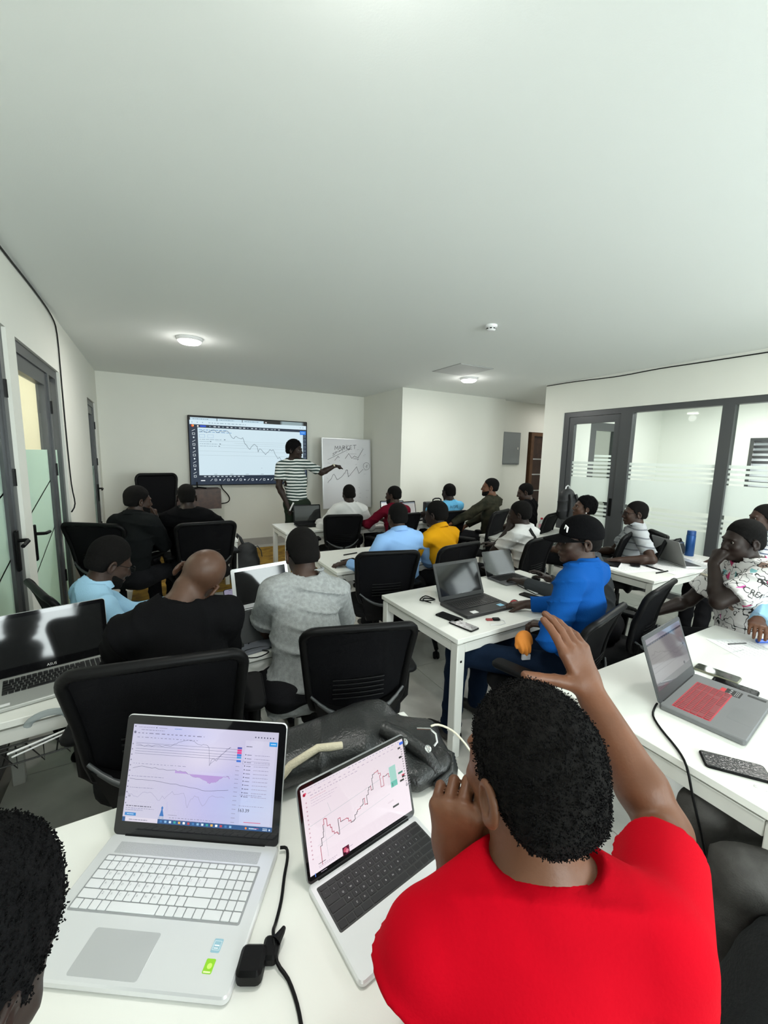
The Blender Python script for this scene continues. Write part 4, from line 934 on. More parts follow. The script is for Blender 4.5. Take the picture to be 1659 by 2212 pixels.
for k in range(14):
    t_ = k/13; p = N_+rs_*(-.045+.20*t_)-u_*(-.005+.36*t_)-wt['off']; h_ = bv_.ray_cast(Vector(p-ft_*.4), Vector(ft_))
    if h_[0] is not None: sp_.append(np.array(h_[0])-ft_*.003)
mb = MB(); sv = []; sf = []
for k, p in enumerate(sp_):
    w_ = nrm(rs_*.87+u_*.48)*.019
    for q in (p-w_-ft_*.004, p+w_-ft_*.004, p+w_+ft_*.006, p-w_+ft_*.006): sv.append(q)
for k in range(len(sp_)-1): sf += [(4*k+i_, 4*k+(i_+1) % 4, 4*k+4+(i_+1) % 4, 4*k+4+i_) for i_ in range(4)]
mb.add(sv, sf); mb.build('shoulder_strap', M_BLACKSOFT, wt['root'], 60)
wo = person('curly haired woman with a pearl earring looking up to the side', (4.050, 2.750, 1.225), yaw=30, lean=.0, hy=24, hp=-10, top=C_['char'], skin='d', hair=.016, hairtop=.004, hairfuzz=.007, h=.011)
MB().lathe([(0, -.007), (.005, -.005), (.007, 0), (.005, .005), (0, .007)], 10, M=Matrix.Translation(Vector(wo['hpnt'](-.086, -.004, -.047)-wo['off']))).build('earring', M_WHITE, wo['root'])
person('man in gray striped polo with glasses leaning back at the partition', (4.081, 2.250, 1.232), yaw=42, lean=-.08, hy=6, hp=2, L=(3.68, 2.12, .72), R=(4.0, 2.62, .66), top=C_['polo'], collar=True, skin='a', hair=.003, glasses=True, h=.010, Lpole=(-.2, -.8, -.5))
person('person in charcoal knit top hidden behind the black cap', (2.598, 1.800, 1.186), yaw=24, lean=.26, hp=12, hip=(2.52, 1.52, .555), L=(2.30, 2.0, .73), R=(2.55, 2.0, .73), top=C_['char'], sleeve='long', skin='c', hair=.003, h=.010)
cp = person('man in royal blue shirt wearing a black baseball cap', (1.869, 1.300, 1.331), yaw=22, sy=14, lean=.02, hy=36, hp=4, L=(1.813, 1.385, 0.735), Lp='curl', Ld=(-.45, .75, -.1), R=(1.95, 1.66, .735), Lpole=(-.8, -.5, -.5), top=C_['royal'], sleeve='long', collar=True, skin='a', hair=.003, h=.0085, fine=.006, fold=.008, trous=C_['jean'], glasses=True, kneeL=(1.42, 1.66, .54), kneeR=(1.72, 1.78, .54), loose=.006)
Cf = Field(); hq, HRc, sc_ = cp['hpnt'], cp['HR'], cp['s']
Cf.ell(hq(0, -.012, .036), HRc, np.array((.088, .109, .097))*sc_, .01); Cf.cut(hq(0, 0, .018), -(HRc[2]-HRc[1]*.10)); cg = Cf.mesh(.006)
capo = cp['put']('cap', cg, mat('black_cap_cloth', (.0025, .0025, .003), .9, bump=.3, bscale=200, spec=.06))
vz = MB().sheet(lambda u, v: ((u*2-1)*(.082-.022*v*v-.03*v*abs(u*2-1)), .0, .0), 10, 8, .004)
vz = MB(); vv = []; ff = []
for side in (0, 1):
    for j in range(7):
        for i in range(13):
            a = math.pi*(i/12); rr = .0+j/6; x = .088*math.cos(a)*(1-.06*rr); y = .072*math.sin(a)**.8+.095*rr*math.sin(a)**.7+.012; z = .040-.022*rr*math.sin(a)-.05*(x/.084)**2*.5-(.005 if side else 0); vv.append(hq(x, y, z)-cp['off'])
for j in range(6):
    for i in range(12): q = j*13+i; ff += [(q, q+13, q+14, q+1), (91+q, 91+q+1, 91+q+14, 91+q+13)]
for i in range(12): ff += [(i, i+1, 91+i+1, 91+i), (78+i, 91+78+i, 91+79+i, 79+i)]
for j in range(6): ff += [(j*13, 91+j*13, 91+j*13+13, j*13+13), (j*13+12, j*13+25, 91+j*13+25, 91+j*13+12)]
vz.add(vv, ff); vz.build('visor', MATS['black_cap_cloth'], capo, 60)
lg = MB(); P0 = [hq(-.060, .083, .055), hq(-.058, .079, .078), hq(-.052, .084, .088), hq(-.048, .090, .070)]
lg.tube([np.array(hq(0, -.012, .036))+(p-np.array(hq(0, -.012, .036)))*1.035-cp['off'] for p in P0], [.003, .006, .0045, .002], 6); lg.build('cap_emblem', M_WHITE, capo)
pt = person('bearded man in a colourful doodle print shirt with a hand at his mouth', (2.967, 1.020, 1.291), yaw=52, lean=.02, hy=6, hp=6, hip=(2.93, .95, .555), L=(2.874, 1.100, 1.025), Ld=(.35, -.05, .9), Ln=(.6, -.35, -.1), Lp='fist', Lpole=(-.9, -.1, -1), R=(2.80, 1.36, .64), top=C_['dood'], skin='c', hair=.0035, hairtop=.004, h=.0085, fine=.006, loose=.012)
MB().tube([V(*(pt['arms'][0][3]-pt['off']-pt['arms'][0][4]*d_)) for d_ in (.085, .075)], .041, 14).build('bracelet', mat('pale_bracelet', (.6, .55, .45), .3, .5), pt['root'])
aL = pt['arms'][0]
print_on(pt, 'shirt_lettering', 'CREA', aL[1]+(aL[2]-aL[1])*.56-pt['ft']*.0, (.75, -.45, -.4), (0.2, -.1, .9), .045, (.03, .03, .03), dep=.12)
person('man in a fine striped shirt mostly cut off by the photo edge', (4.594, 1.450, 1.272), yaw=48, lean=.0, hy=0, hp=4, top=C_['ws'], skin='a', hair=.003, h=.012)
g17 = person('man in light blue shirt with glasses looking down at the table', (-0.186, 2.500, 1.144), yaw=-74, lean=.10, hy=6, hp=26, seat=.44, L=(.08, 2.66, .73), R=(.10, 2.42, .73), Rpole=(-.7, .1, -1), top=C_['lblue'], sleeve='long', collar=True, skin='a', hair=.003, hairtop=.016, glasses=True, h=.0085, fine=.005, beard=.003, fold=.006)
person('bald man in black long sleeved top seen from behind with tilted head', (0.208, 1.700, 1.215), yaw=-2, lean=.34, hy=-10, hp=30, hr=40, hip=(.07, 1.60, .555), L=(-.16, 2.0, .73), R=(.20, 2.04, .73), Rpole=(.2, -.2, -1), Lpole=(-.2, -.2, -1), top=C_['blk'], sleeve='long', skin='d', hair=0, h=.0085, fine=.006, loose=.008, fat=1.02, wr=.95, curl=.03)
gt = person('man in gray t-shirt seen from behind leaning over the table', (0.621, 1.980, 1.238), yaw=4, lean=.30, hp=14, hip=(.55, 1.73, .555), L=(.57, 2.22, .73), R=(.80, 2.20, .73), Lpole=(-.35, -.1, -1), Rpole=(.35, -.1, -1), top=C_['gry'], skin='a', hair=.003, hairtop=.008, h=.008, fine=.006, fold=.009, loose=.012, curl=.03, wr=.95, hem=.02)
red = person('man in red t-shirt with one hand raised and the other at his cheek', (.468, .390, 1.266), yaw=-40, hy=36, hp=8, sdrop=.30, shrug=-.018, arm=1.12, ear=.02, neck=.012, nape=-.046, hip=(.23, .13, .545), seat=.46, R=(.825, .510, 1.105), L=(.400, .445, .965), Rd=(-.05, .42, .80), Rn=(.05, .88, -.45), Rp='relax', Rpole=(.7, .0, -.5), Ld=(-.06, .02, 1), Ln=(.62, .45, .1), Lp='fist', Lpole=(.45, .35, -1), Rthumb=(62, -6, 4), Rcurl=[[8, 12, 10], [12, 16, 12], [16, 20, 14], [22, 26, 18]], top=C_['red'], skin='b', hair=.007, hairtop=.010, hairfuzz=.0026, h=.006, fine=.0032, hand_fine=.0034, fold=.006, loose=.000, wr=.93, line=-.004, Rspread=.6, hs=1.15)
p23 = person('dark haired person at the corner of the nearest table', (-.168, .518, 1.214), yaw=-33, hy=0, hp=34, lean=.3, hip=(-.42, .12, .545), L=(-.46, .40, .62), R=(-.25, .36, .60), top=C_['blk'], sleeve='long', skin='c', nape=-.10, hair=.012, hairtop=.01, hairfuzz=.0022, h=.010, fine=.006)
person('person in gray trousers seated past the photo edge', (1.98, -.04, 1.28), yaw=48, lean=.0, hip=(1.84, .04, .545), L=(1.62, .12, .64), R=(1.78, .20, .64), kneeL=(1.34, .36, .51), kneeR=(1.46, .50, .53), top=C_['blk'], sleeve='long', skin='a', hair=.0035, trous=C_['gtr'], h=.012)
person('person in light blue cuffs writing with a pen, body past the photo edge', (3.20, .60, 1.27), yaw=86, lean=.12, hip=(3.32, .56, .545), L=(2.47, .735, .725), R=(2.60, .86, .725), Ld=(-.95, .25, .0), Rd=(-.9, -.35, .02), Lp='curl', Rp='curl', Lpole=(0, -1, -.4), Rpole=(0, 1, -.4), top=C_['lblue'], sleeve='long', skin='b', hair=.0035, h=.0085, hand_fine=.005)
tufts(red, 16000, .0034, 3, .9); tufts(p23, 12000, .0034, 4, .9); tufts(wo, 2500, .008, 5, .8); tufts(pr, 1500, .008, 6, .7)

# ------------------------------------------------------------------ television wall
R_ = random.Random(7)
WH = '#cfe4ee'; NAVY = '#0d2038'
def draw_tv(u):
    u.quad(0, 0, 1, 1, NAVY); u.quad(.0, .945, 1, 1, '#151515'); u.grad(.70, .945, 1, 1, lambda a, b: lin('#151515') if a < .2 or a > .9 else lin('#8fa3a8'))
    for a, b in ((.012, .215), (.22, .42), (.425, .605)): u.quad(a, .945, b, .985, '#c2dbe8')
    u.quad(.006, .885, .995, .947, '#d3e8f2'); u.quad(.065, .14, .965, .842, WH)
    for a in (.03, .235, .44): u.dash(a, .96, a+.12, .010, '#7f98a8', R_)
    for a in (.025, .065, .105): u.disc(a, .915, .008, '#8aa3b2')
    u.dash(.15, .91, .45, .010, '#8aa3b2', R_, 9); u.disc(.94, .915, .008, '#90a8b5'); u.disc(.965, .915, .008, '#90a8b5'); u.line([(.617, .965), (.633, .965)], .006, '#ffffff'); u.line([(.625, .955), (.625, .975)], .006, '#ffffff')
    u.disc(.028, .865, .020, '#e8552e'); u.disc(.033, .868, .012, '#ffb347'); u.disc(.068, .862, .012, '#ffffff'); u.quad(.085, .852, .13, .874, '#2a56d8')
    for k in range(18): x = .155+k*.034; u.quad(x, .856, x+R_.uniform(.008, .024), .869, '#c9d4dc' if k % 3 else '#8899a4')
    u.quad(.935, .80, .992, .862, '#1f7be0'); u.quad(.945, .828, .98, .838, '#9fd0ff')
    for k in range(14):
        y = .80-k*.052
        if k % 3 == 0: u.line([(.022, y-.012), (.044, y+.012)], .006, '#dfe8ee')
        elif k % 3 == 1: u.rect(.024, y-.012, .042, y+.014, .005, '#dfe8ee')
        else: u.disc(.033, y, .012, '#dfe8ee')
    for k in range(11): y = .76-k*.058; u.rect(.973, y, .988, y+.026, .004, '#7f93a3')
    for v_, a in ((.655, .2), (.625, .35), (.595, .24), (.555, .22), (.50, .07), (.44, .07)): u.line([(a, v_), (.96, v_-.004)], .0022, '#8fa0a8')
    u.dash(.075, .805, .30, .009, '#5f93c4', R_, 7); u.dash(.075, .775, .33, .008, '#5f93c4', R_, 7); u.rect(.077, .70, .118, .742, .003, '#5f93c4'); u.rect(.14, .70, .185, .742, .003, '#7aa0c8')
    for v_, l in ((.668, .25), (.635, .10), (.603, .20), (.57, .19)): u.dash(.077, v_, .077+l*.7, .007, '#90a5b2', R_, 5); u.quad(.08+l*.75, v_, .092+l*.75, v_+.012, '#6d7f8a')
    P = [(.075, .775), (.10, .80), (.125, .77), (.15, .80), (.175, .81), (.20, .775), (.215, .80), (.235, .79), (.255, .81), (.275, .80), (.295, .72), (.31, .70), (.322, .735), (.34, .715), (.36, .70), (.375, .71), (.385, .65), (.39, .62), (.40, .61), (.405, .58), (.425, .54), (.44, .59), (.455, .625), (.47, .60), (.478, .59), (.485, .50), (.495, .555), (.51, .545), (.525, .50), (.54, .465), (.56, .50), (.575, .55), (.59, .525), (.60, .545), (.615, .475), (.635, .40), (.65, .43), (.655, .40), (.668, .36), (.675, .20), (.683, .20), (.69, .29), (.694, .34)]
    u.line(chart(R_, 3, [(x*1.16-.012, y) for x, y in P], .006), .0055, '#4a5560')
    for k in range(6): u.quad(.18+k*.13, .152, .205+k*.13, .160, '#8fa0a8')
    u.disc(.58, .25, .005, '#6f8795')
    for k in range(10): u.quad(.10+k*.034, .115, .118+k*.034, .128, '#c5d2da')
    u.quad(.075, .055, .108, .068, '#e8eef2')
    for k in range(22):
        x = .15+k*.034
        (u.line([(x, .055), (x+.016, .085)], .006, '#e0e8ee') if k % 3 == 0 else u.rect(x, .056, x+.015, .084, .005, '#e0e8ee') if k % 3 == 1 else u.disc(x+.008, .07, .013, '#d5e0e8'))
tv = empty('television', (1.447, YB, 1.634), 0, 'large wall mounted television showing a falling price chart', 'television')
MB().box((-.3, -.06, -.2), (.3, 0, .2)).build('wall_bracket', M_BLACK, tv)
MB().slab((0, 0, .05), 1.95, 1.115, .035, .012, .006, 3, M=Matrix.Rotation(rad(90), 4, 'X')).build('bezel', M_BLACK, tv)
u = UI(1.925, 1.085, 1e-4); draw_tv(u); u.build('screen', M_UITV, tv, basis((-.9625, -.0856, -.5425), (1, 0, 0), (0, 0, 1), (0, -1, 0)))
cb = empty('wall_cabinet', (.56, 7.10, .885), 0, 'walnut wall cabinet mounted under the corner of the television', 'cabinet')
M_WAL = mat('walnut_veneer', (.085, .040, .026), .4, c2=(.045, .02, .013), vscale=14, bump=.03)
MB().box((-.33, -.19, -.155), (.33, .20, .155)).build('body', M_WAL, cb); MB().box((-.325, -.205, -.15), (.325, -.191, .15)).build('door', M_WAL, cb)
ca = empty('mount_arm', (.56, 7.08, 1.041), 0, 'black folding support bracket lying on the walnut cabinet', 'bracket'); MB().tube([(-.12, -.1, .012), (.0, .0, .012), (.0, .03, .10)], .012, 6).tube([(.12, -.1, .012), (.0, .0, .02)], .012, 6).build('arm', M_BLACK, ca)
cable('television_cable', [(.93, 7.24, 1.09), (.95, 7.2, 1.02), (1.03, 7.2, .92), (1.06, 7.22, .84), (1.02, 7.25, .78), (.90, 7.28, .76)], .009, M_BLACK, 'black power cable looping down from the television beside the cabinet')

wb = empty('whiteboard', (3.085, 6.93, 1.28), 0, 'white marker board on a stand with a handwritten heading and zigzag charts', 'whiteboard')
TB = Matrix.Rotation(rad(-4), 4, 'X')
MB().slab((0, 0, -.011), .965, 1.26, .022, .006, .002, 2, M=TB @ Matrix.Rotation(rad(90), 4, 'X')).build('panel', mat('gloss_white_board', (.70, .70, .73), .12), wb)
fr = MB()
for x in (-.4785, .4785): fr.box((x-.008, -.014, -.635), (x+.008, .014, .635), M=TB)
for z in (-.632, .632): fr.box((-.485, -.014, z-.007), (.485, .014, z+.007), M=TB)
fr.build('board_frame', M_SILVER, wb)
st_ = MB(); st_.tube([(-.12, .06, .4), (-.22, .09, -1.27)], .016, 8).tube([(.12, .06, .4), (.22, .09, -1.27)], .016, 8).tube([(0, .03, .4), (0, .33, -1.27)], .016, 8).box((-.3, -.03, -.665), (.3, .03, -.64)); st_.build('stand', M_DARKM, wb)
u = UI(.95, 1.245, 2e-4); INK = '#4a4a50'
def stroke(L, ox, oy, sx, sy, w_=.006, c=INK):
    for s in L: u.line([(ox+x*sx, oy+y*sy) for x, y in s], w_, c)
GL = {'M': [[(0, 0), (.1, 1), (.45, .3), (.8, 1), (.85, 0)]], 'A': [[(0, 0), (.4, 1), (.8, 0)], [(.15, .4), (.65, .4)]], 'R': [[(0, 0), (.1, 1), (.55, .95), (.6, .65), (.1, .5), (.7, 0)]], 'K': [[(.05, 0), (.1, 1)], [(.65, 1), (.1, .45), (.7, 0)]], 'E': [[(.6, 1), (.05, .95), (.0, 0), (.6, .02)], [(.05, .5), (.5, .5)]], 'T': [[(-.1, .95), (.8, 1.05)], [(.35, 1), (.3, 0)]]}
for k, ch_ in enumerate('MARKET'): stroke(GL[ch_], .25+k*.078, .845+.004*k, .075, .055, .007)
SW = [[(0, .1), (.12, .0), (.16, .2), (.02, .45), (.14, .6)], [(.22, .1), (.26, .6)], [(.18, .45), (.34, .55)], [(.34, .1), (.36, .4), (.48, .45)], [(.5, .15), (.58, .4), (.6, .15), (.66, .4), (.7, .15)], [(.74, .2), (.8, .4), (.86, .1), (.8, -.2)], [(.9, .2), (.94, .7)], [(1.0, .2), (1.04, .75)]]
for s in SW: u.line([(.20+x*.25*1.0-.0*y, .755+y*.06+x*.10) for x, y in s], .006, INK)
u.line([(.10, .70), (.35, .79), (.57, .868)], .006, INK); u.line([(.50, .855), (.57, .868), (.53, .84)], .006, INK)
u.line([(.24, .69), (.31, .755), (.34, .73)], .006, INK); u.line([(.46, .72), (.535, .795), (.60, .725), (.655, .76), (.735, .735), (.85, .87)], .0065, INK)
u.line([(.57, .79), (.70, .79)], .004, '#8a8a90'); u.line([(.63, .72), (.74, .715), (.72, .70)], .006, INK)
u.line(chart(R_, 5, [(.09, .37), (.22, .49), (.28, .41)], .012), .006, INK); u.line(chart(R_, 5, [(.28, .41), (.40, .47), (.485, .555), (.50, .54)], .012), .006, INK)
u.line([(.50, .55), (.52, .45), (.70, .60), (.745, .50), (.84, .565)], .006, INK); u.line([(.84+.075+.07*math.cos(a*.4), .61+.055*math.sin(a*.4)) for a in range(17)], .005, INK); u.line([(.90, .59), (.93, .635), (.925, .58)], .005, INK)
for k in range(26): x, y = R_.uniform(.05, .92), R_.uniform(.05, .93); u.line([(x, y), (x+R_.uniform(.02, .07), y+R_.uniform(-.01, .012))], .004, '#a2a2a8')
tag(u.build('marker_drawing', M_INK, wb, TB @ basis((-.475, -.0125, -.6225), (1, 0, 0), (0, 0, 1), (0, -1, 0))), kind='stuff')
mk = tag(MB().tube([(1.549, 5.360, 0.861), (1.592, 5.330, 0.969)], .011, 8).build('marker_pen', M_WHITE), 'pale marker pen in the lowered hand of the presenter', 'marker')

# ------------------------------------------------------------------ screens
def draw_hp(u):
    def bg(a, b):  # soft purple, white and blue blotches: screen glare and moire painted into the colours
        base = np.array(lin('#c9c6da')); pur = np.array(lin('#b7a4ea')); wht = np.array(lin('#e9e2ee')); blu = np.array(lin('#aecbe8'))
        g1 = math.exp(-((a-.62)**2*14+(b-.35)**2*5)); g2 = math.exp(-((a-.52)**2*28+(b-.8)**2*8)); g3 = math.exp(-((a-.8)**2*9+(b-.25)**2*9)); g4 = math.exp(-((a-.35)**2*12+(b-.92)**2*40))
        c = base*(1-.75*g1)+pur*.75*g1; c = c*(1-g2*.8)+wht*g2*.8; c = c*(1-.5*g3)+blu*.5*g3; c = c*(1-.5*g4)+np.array(lin('#a9b2ee'))*.5*g4; return tuple(c)
    u.grad(0, 0, 1, 1, bg, 26, 18); g = '#8a8aa2'; d = '#6b6b86'
    u.grad(.78, .055, .985, .90, lambda a, b: tuple(np.array(bg(.8+.2*a, b))*1.08), 4, 8)
    u.quad(0, 0, .02, .045, '#1d4f86'); u.quad(.02, 0, .24, .043, '#d9d3e2'); u.dash(.045, .016, .17, .010, '#9a98ac', R_, 5); u.quad(.24, 0, 1, .045, '#1d4f86')
    for k in range(16): u.quad(.255+k*.031, .012, .270+k*.031, .034, ['#3b78b5', '#88b9e0', '#d7e7f4', '#2fa4a0', '#e9b44c', '#ffffff', '#c03f4a'][k % 7])
    u.disc(.83, .022, .0025, '#e58a3a'); u.dash(.85, .016, .90, .012, '#bcd3ea', R_, 3); u.dash(.94, .026, .97, .007, '#d2e2f2', R_, 2); u.dash(.94, .012, .97, .007, '#d2e2f2', R_, 2); u.quad(.98, .013, .99, .03, '#c8dbee')
    u.quad(.012, .975, .02, .985, '#3a3a48'); u.dash(.04, .972, .15, .007, '#9a98b2', R_, 5); u.quad(.16, .972, .168, .98, '#3a3a48'); u.dash(.18, .972, .24, .007, '#9a98b2', R_, 4); u.dash(.29, .972, .34, .007, '#6f8fd0', R_, 3); u.dash(.06, .945, .22, .007, '#8f8dab', R_, 6); u.disc(.02, .92, .003, d)
    u.dash(.04, .91, .50, .009, '#83819e', R_, 14); u.dash(.04, .868, .46, .006, '#83819e', R_, 16); u.quad(.945, .86, .998, .905, '#2d95e0'); u.dash(.955, .878, .99, .010, '#bfe2ff', R_, 3)
    for k in range(7): u.disc(.85+k*.02, .945, .0017, '#55546c')
    for k in range(12): u.disc(.018, .80-k*.055, .0016, '#7d7b94')
    for v_ in (.815, .785, .755, .73, .705): u.line([(.04, v_), (.735, v_-.005)], .0006, '#5a5f80')
    u.line(chart(R_, 4, [(.04, .80), (.10, .785), (.20, .80), (.28, .795), (.33, .845), (.40, .87), (.44, .86), (.48, .835), (.52, .835), (.54, .82), (.55, .72), (.555, .63), (.57, .70), (.60, .68), (.63, .74), (.66, .80), (.69, .83)], .008), .0007, d); u.line([(.56, .645), (.69, .83)], .0006, d)
    for k, c in enumerate(('#5a5fb0', '#e0408c', '#e0408c', '#3b6fd0', '#3b9bd8', '#3b6fd0')): u.quad(.735, .815-k*.024-(.012 if k == 5 else 0), .765, .836-k*.024-(.012 if k == 5 else 0), c)
    u.dash(.04, .60, .40, .005, '#8f8dab', R_, 16); P = chart(R_, 4, [(.04, .56), (.12, .575), (.22, .56), (.33, .555), (.40, .545), (.44, .515), (.50, .50), (.55, .47), (.56, .45), (.60, .46), (.63, .49), (.66, .53), (.69, .53), (.70, .51)], .007); u.line(P, .0008, d)
    for a, b in zip(P[12:-1], P[13:]): u._add([(a[0]*u.W, a[1]*u.H), (b[0]*u.W, b[1]*u.H), (b[0]*u.W, .53*u.H), (a[0]*u.W, .53*u.H)], [(0, 1, 2, 3)], '#b79bd6')
    u.dash(.04, .475, .26, .005, '#8f8dab', R_, 10); u.line(chart(R_, 4, [(.03, .45), (.2, .44), (.35, .42), (.45, .40), (.55, .375), (.70, .40)], .004), .0008, d)
    u.dash(.04, .36, .20, .005, '#8f8dab', R_, 8); u.line(chart(R_, 5, [(.03, .32), (.1, .28), (.18, .33), (.25, .26), (.33, .33), (.40, .34), (.44, .22), (.49, .34), (.53, .22), (.58, .31), (.68, .32)], .025), .0006, '#9793b5')
    u.text('W', .035, .265, .0045, '#4a4a5c'); u.dash(.03, .175, .20, .008, '#5a596e', R_, 7); u.dash(.03, .155, .22, .005, '#8f8dab', R_, 9); u.dash(.03, .138, .15, .005, '#8f8dab', R_, 6); u.quad(.03, .085, .105, .115, '#2d82c8'); u.dash(.045, .097, .09, .007, '#cfe6f8', R_, 4)
    u._add([(.262*u.W, .10*u.H), (.292*u.W, .10*u.H), (.281*u.W, .165*u.H), (.284*u.W, .185*u.H), (.277*u.W, .20*u.H), (.270*u.W, .185*u.H), (.273*u.W, .165*u.H)], [(0, 1, 2, 3, 4, 5, 6)], '#2f6fb8'); u.disc(.265, .085, .003, '#aab4cc'); u.disc(.285, .083, .003, '#aab4cc')
    u.dash(.32, .115, .38, .005, '#8f8dab', R_, 4); u.dash(.33, .09, .62, .006, '#8f8dab', R_, 16); u.dash(.33, .07, .55, .006, '#8f8dab', R_, 14)
    u.dash(.80, .855, .84, .007, '#55546c', R_, 2)
    for k in range(12): u.disc(.80, .775-k*.037, .0013, '#3f3e55'); u.dash(.81, .77-k*.037, .84, .007, '#77758f', R_, 2); u.dash(.86, .77-k*.037, .96, .006, '#a29fba', R_, 5)
    u.rect(.79, .69, .965, .72, .0005, '#8886a0')
    for k in range(14): u.dash(.745, .66-k*.042, .77, .005, '#8f8dab', R_, 2)
    u.dash(.79, .385, .93, .006, '#8f8dab', R_, 9); u.dash(.79, .28, .95, .005, '#8f8dab', R_, 12); u.text('163.39', .785, .225, .0072, '#2a2a38'); u.quad(.83, .125, .94, .131, '#d0507c'); u.quad(.90, .075, .93, .079, '#d0507c')
def draw_mac(u):
    u.grad(0, 0, 1, 1, lambda a, b: tuple(np.array(lin('#efe2ea'))*(1-.0*a)*(1-.12*b)+np.array(lin('#f2d9e4'))*.06*(1-a)), 6, 6); g = '#b9a9bd'
    u.quad(0, .965, 1, 1, '#e6dbe4'); u.disc(.02, .975, .0016, '#444444'); u.dash(.04, .975, .35, .006, g, R_, 12); u.dash(.42, .975, .97, .007, '#8f86a0', R_, 18); u.disc(.025, .93, .0035, '#a01030'); u.disc(.035, .937, .0022, '#e05070'); u.dash(.055, .925, .90, .008, g, R_, 26); u.dash(.07, .89, .5, .008, '#b9a9bd', R_, 14); u.quad(.955, .935, .998, .972, '#2f66d8')
    u.dash(.07, .86, .20, .006, '#d6a9b6', R_, 5)
    for k in range(3): u.dash(.07, .83-k*.03, .30-k*.03, .005, '#c2b0c4', R_, 8)
    for k in range(14): u.disc(.03, .84-k*.05, .0016, '#c99fae')
    u.line([(.04, .56), (.80, .66)], .0006, '#a5b5b9'); u.line([(.20, .72), (.22, .60)], .0005, '#a5b5b9'); u.line([(.08, .30), (.78, .40)], .0005, '#a5b5b9'); u.line([(.15, .55), (.155, .12)], .0005, '#b5b5bd')
    P = [(.10, .07), (.10, .28), (.115, .30), (.115, .36), (.135, .42), (.14, .50), (.15, .56), (.165, .55), (.175, .50), (.175, .46), (.20, .42), (.21, .36), (.225, .33), (.25, .31), (.26, .29), (.27, .47), (.29, .47), (.29, .42), (.32, .42), (.35, .41), (.36, .37), (.38, .34), (.41, .35), (.42, .40), (.44, .42), (.45, .44), (.48, .46), (.50, .47), (.51, .53), (.53, .53), (.525, .45), (.545, .44), (.55, .55), (.57, .60), (.58, .63), (.60, .64), (.60, .58), (.62, .66), (.62, .72), (.63, .76), (.65, .77), (.68, .78), (.69, .73), (.71, .70), (.70, .60), (.70, .55), (.73, .67), (.74, .66), (.77, .67), (.79, .66), (.79, .62), (.815, .58), (.815, .53), (.815, .48)]
    P = [(x, y) for x, y in P]
    for k, (a, b) in enumerate(zip(P[:-1], P[1:])): u.line([a, (b[0], a[1]), b], .0013, '#b03a55' if b[1] < a[1] or k % 5 == 0 else '#3a3640')
    u._add([(.80*u.W, .49*u.H), (.87*u.W, .49*u.H), (.87*u.W, .74*u.H), (.80*u.W, .74*u.H)], [(0, 1, 2, 3)], '#9fcfc4'); u.quad(.80, .465, .87, .54, '#5fb8a8'); u.quad(.815, .475, .822, .52, '#2a5f5a')
    for a, b, c, w_ in ((.945, .905, '#4a4248', .03), (.945, .78, '#2a262a', .03), (.925, .585, '#2f7d6c', .05), (.95, .535, '#c02848', .03), (.95, .515, '#2a262a', .03), (.93, .475, '#1a181a', .045)): u.quad(a-w_/2-.01, b, a+w_/2-.01, b+.025, c)
    for k in range(16): u.disc(.955, .89-k*.033, .0013, '#3a3640'); u.dash(.963, .885-k*.033, .997, .005, '#b9adbf', R_, 3)
    u.quad(.78, .22, .845, .245, '#1a181a'); u.dash(.30, .10, .36, .007, g, R_, 4); u.quad(.265, .035, .325, .135, '#5a1230'); u.disc(.29, .095, .005, '#c8506a'); u.disc(.305, .075, .004, '#e08aa0'); u.quad(.27, .035, .29, .07, '#2a0a18')
    u.text('Pray incognito', .06, .125, .003, '#5a525c') if False else u.dash(.06, .125, .12, .008, '#5a525c', R_, 3)
    u.dash(.06, .10, .22, .006, g, R_, 10); u.dash(.06, .085, .20, .005, g, R_, 9); u.dash(.07, .03, .12, .006, g, R_, 3); u.quad(.02, .02, .026, .06, '#5a7fd8')
    u.text('1.04036', .945, .41, .0042, '#6a6470') if False else u.dash(.94, .41, .985, .012, '#6a6470', R_, 3)
def draw_dark(u): u.quad(0, 0, 1, 1, '#0b0d0d')
def draw_grey(u): u.grad(0, 0, 1, 1, lambda a, b: lin('#0e0f0f'), 1, 1)
def draw_gaming(u):
    u.quad(0, 0, 1, 1, '#8d858c'); u.quad(0, .90, 1, 1, '#9a94a8'); u.quad(0, .865, 1, .90, '#2b2b48'); u.quad(0, 0, 1, .13, '#5d5660'); u.dash(.03, .92, .6, .012, '#b9b4c6', R_, 12); u.dash(.03, .875, .8, .01, '#7d7ca0', R_, 14)
    u.line(chart(R_, 6, [(.05, .66), (.18, .70), (.34, .62), (.5, .55), (.62, .48), (.8, .42), (.95, .50)], .02), .0008, '#6a646a'); u.disc(.93, .52, .004, '#3a3a48'); u.disc(.83, .16, .006, '#3a3a48')
    for k in range(4): u.line([(.03, .60-k*.09), (.97, .60-k*.09)], .0004, '#7a747a')
def draw_doc(u):
    u.quad(0, 0, 1, 1, '#d8d8d4'); u.quad(0, .9, 1, 1, '#9aa4ae')
    for k in range(14): u.dash(.08, .82-k*.055, .9, .012, '#8f8f8f', R_, 12)
hp = laptop('large silver laptop with white keys and purple tinted chart screen on the nearest table', (-.034, .838, .69), -32.7, .405, .275, 107, M_ALUW, mat('silver_key', (.72, .73, .74), .4), M_SILVER, M_GLOSSBLK, draw_hp, lidh=.272, kb='full', ky=(.40, .80), pad=(-.07, 0), padw=.32, padm=mat('pad_grey_silver', (.58, .59, .60), .3, .4), bez=(.019, .022, .032), letters=None, th=.018, deck=mat('key_well_silver', (.30, .31, .32), .5))
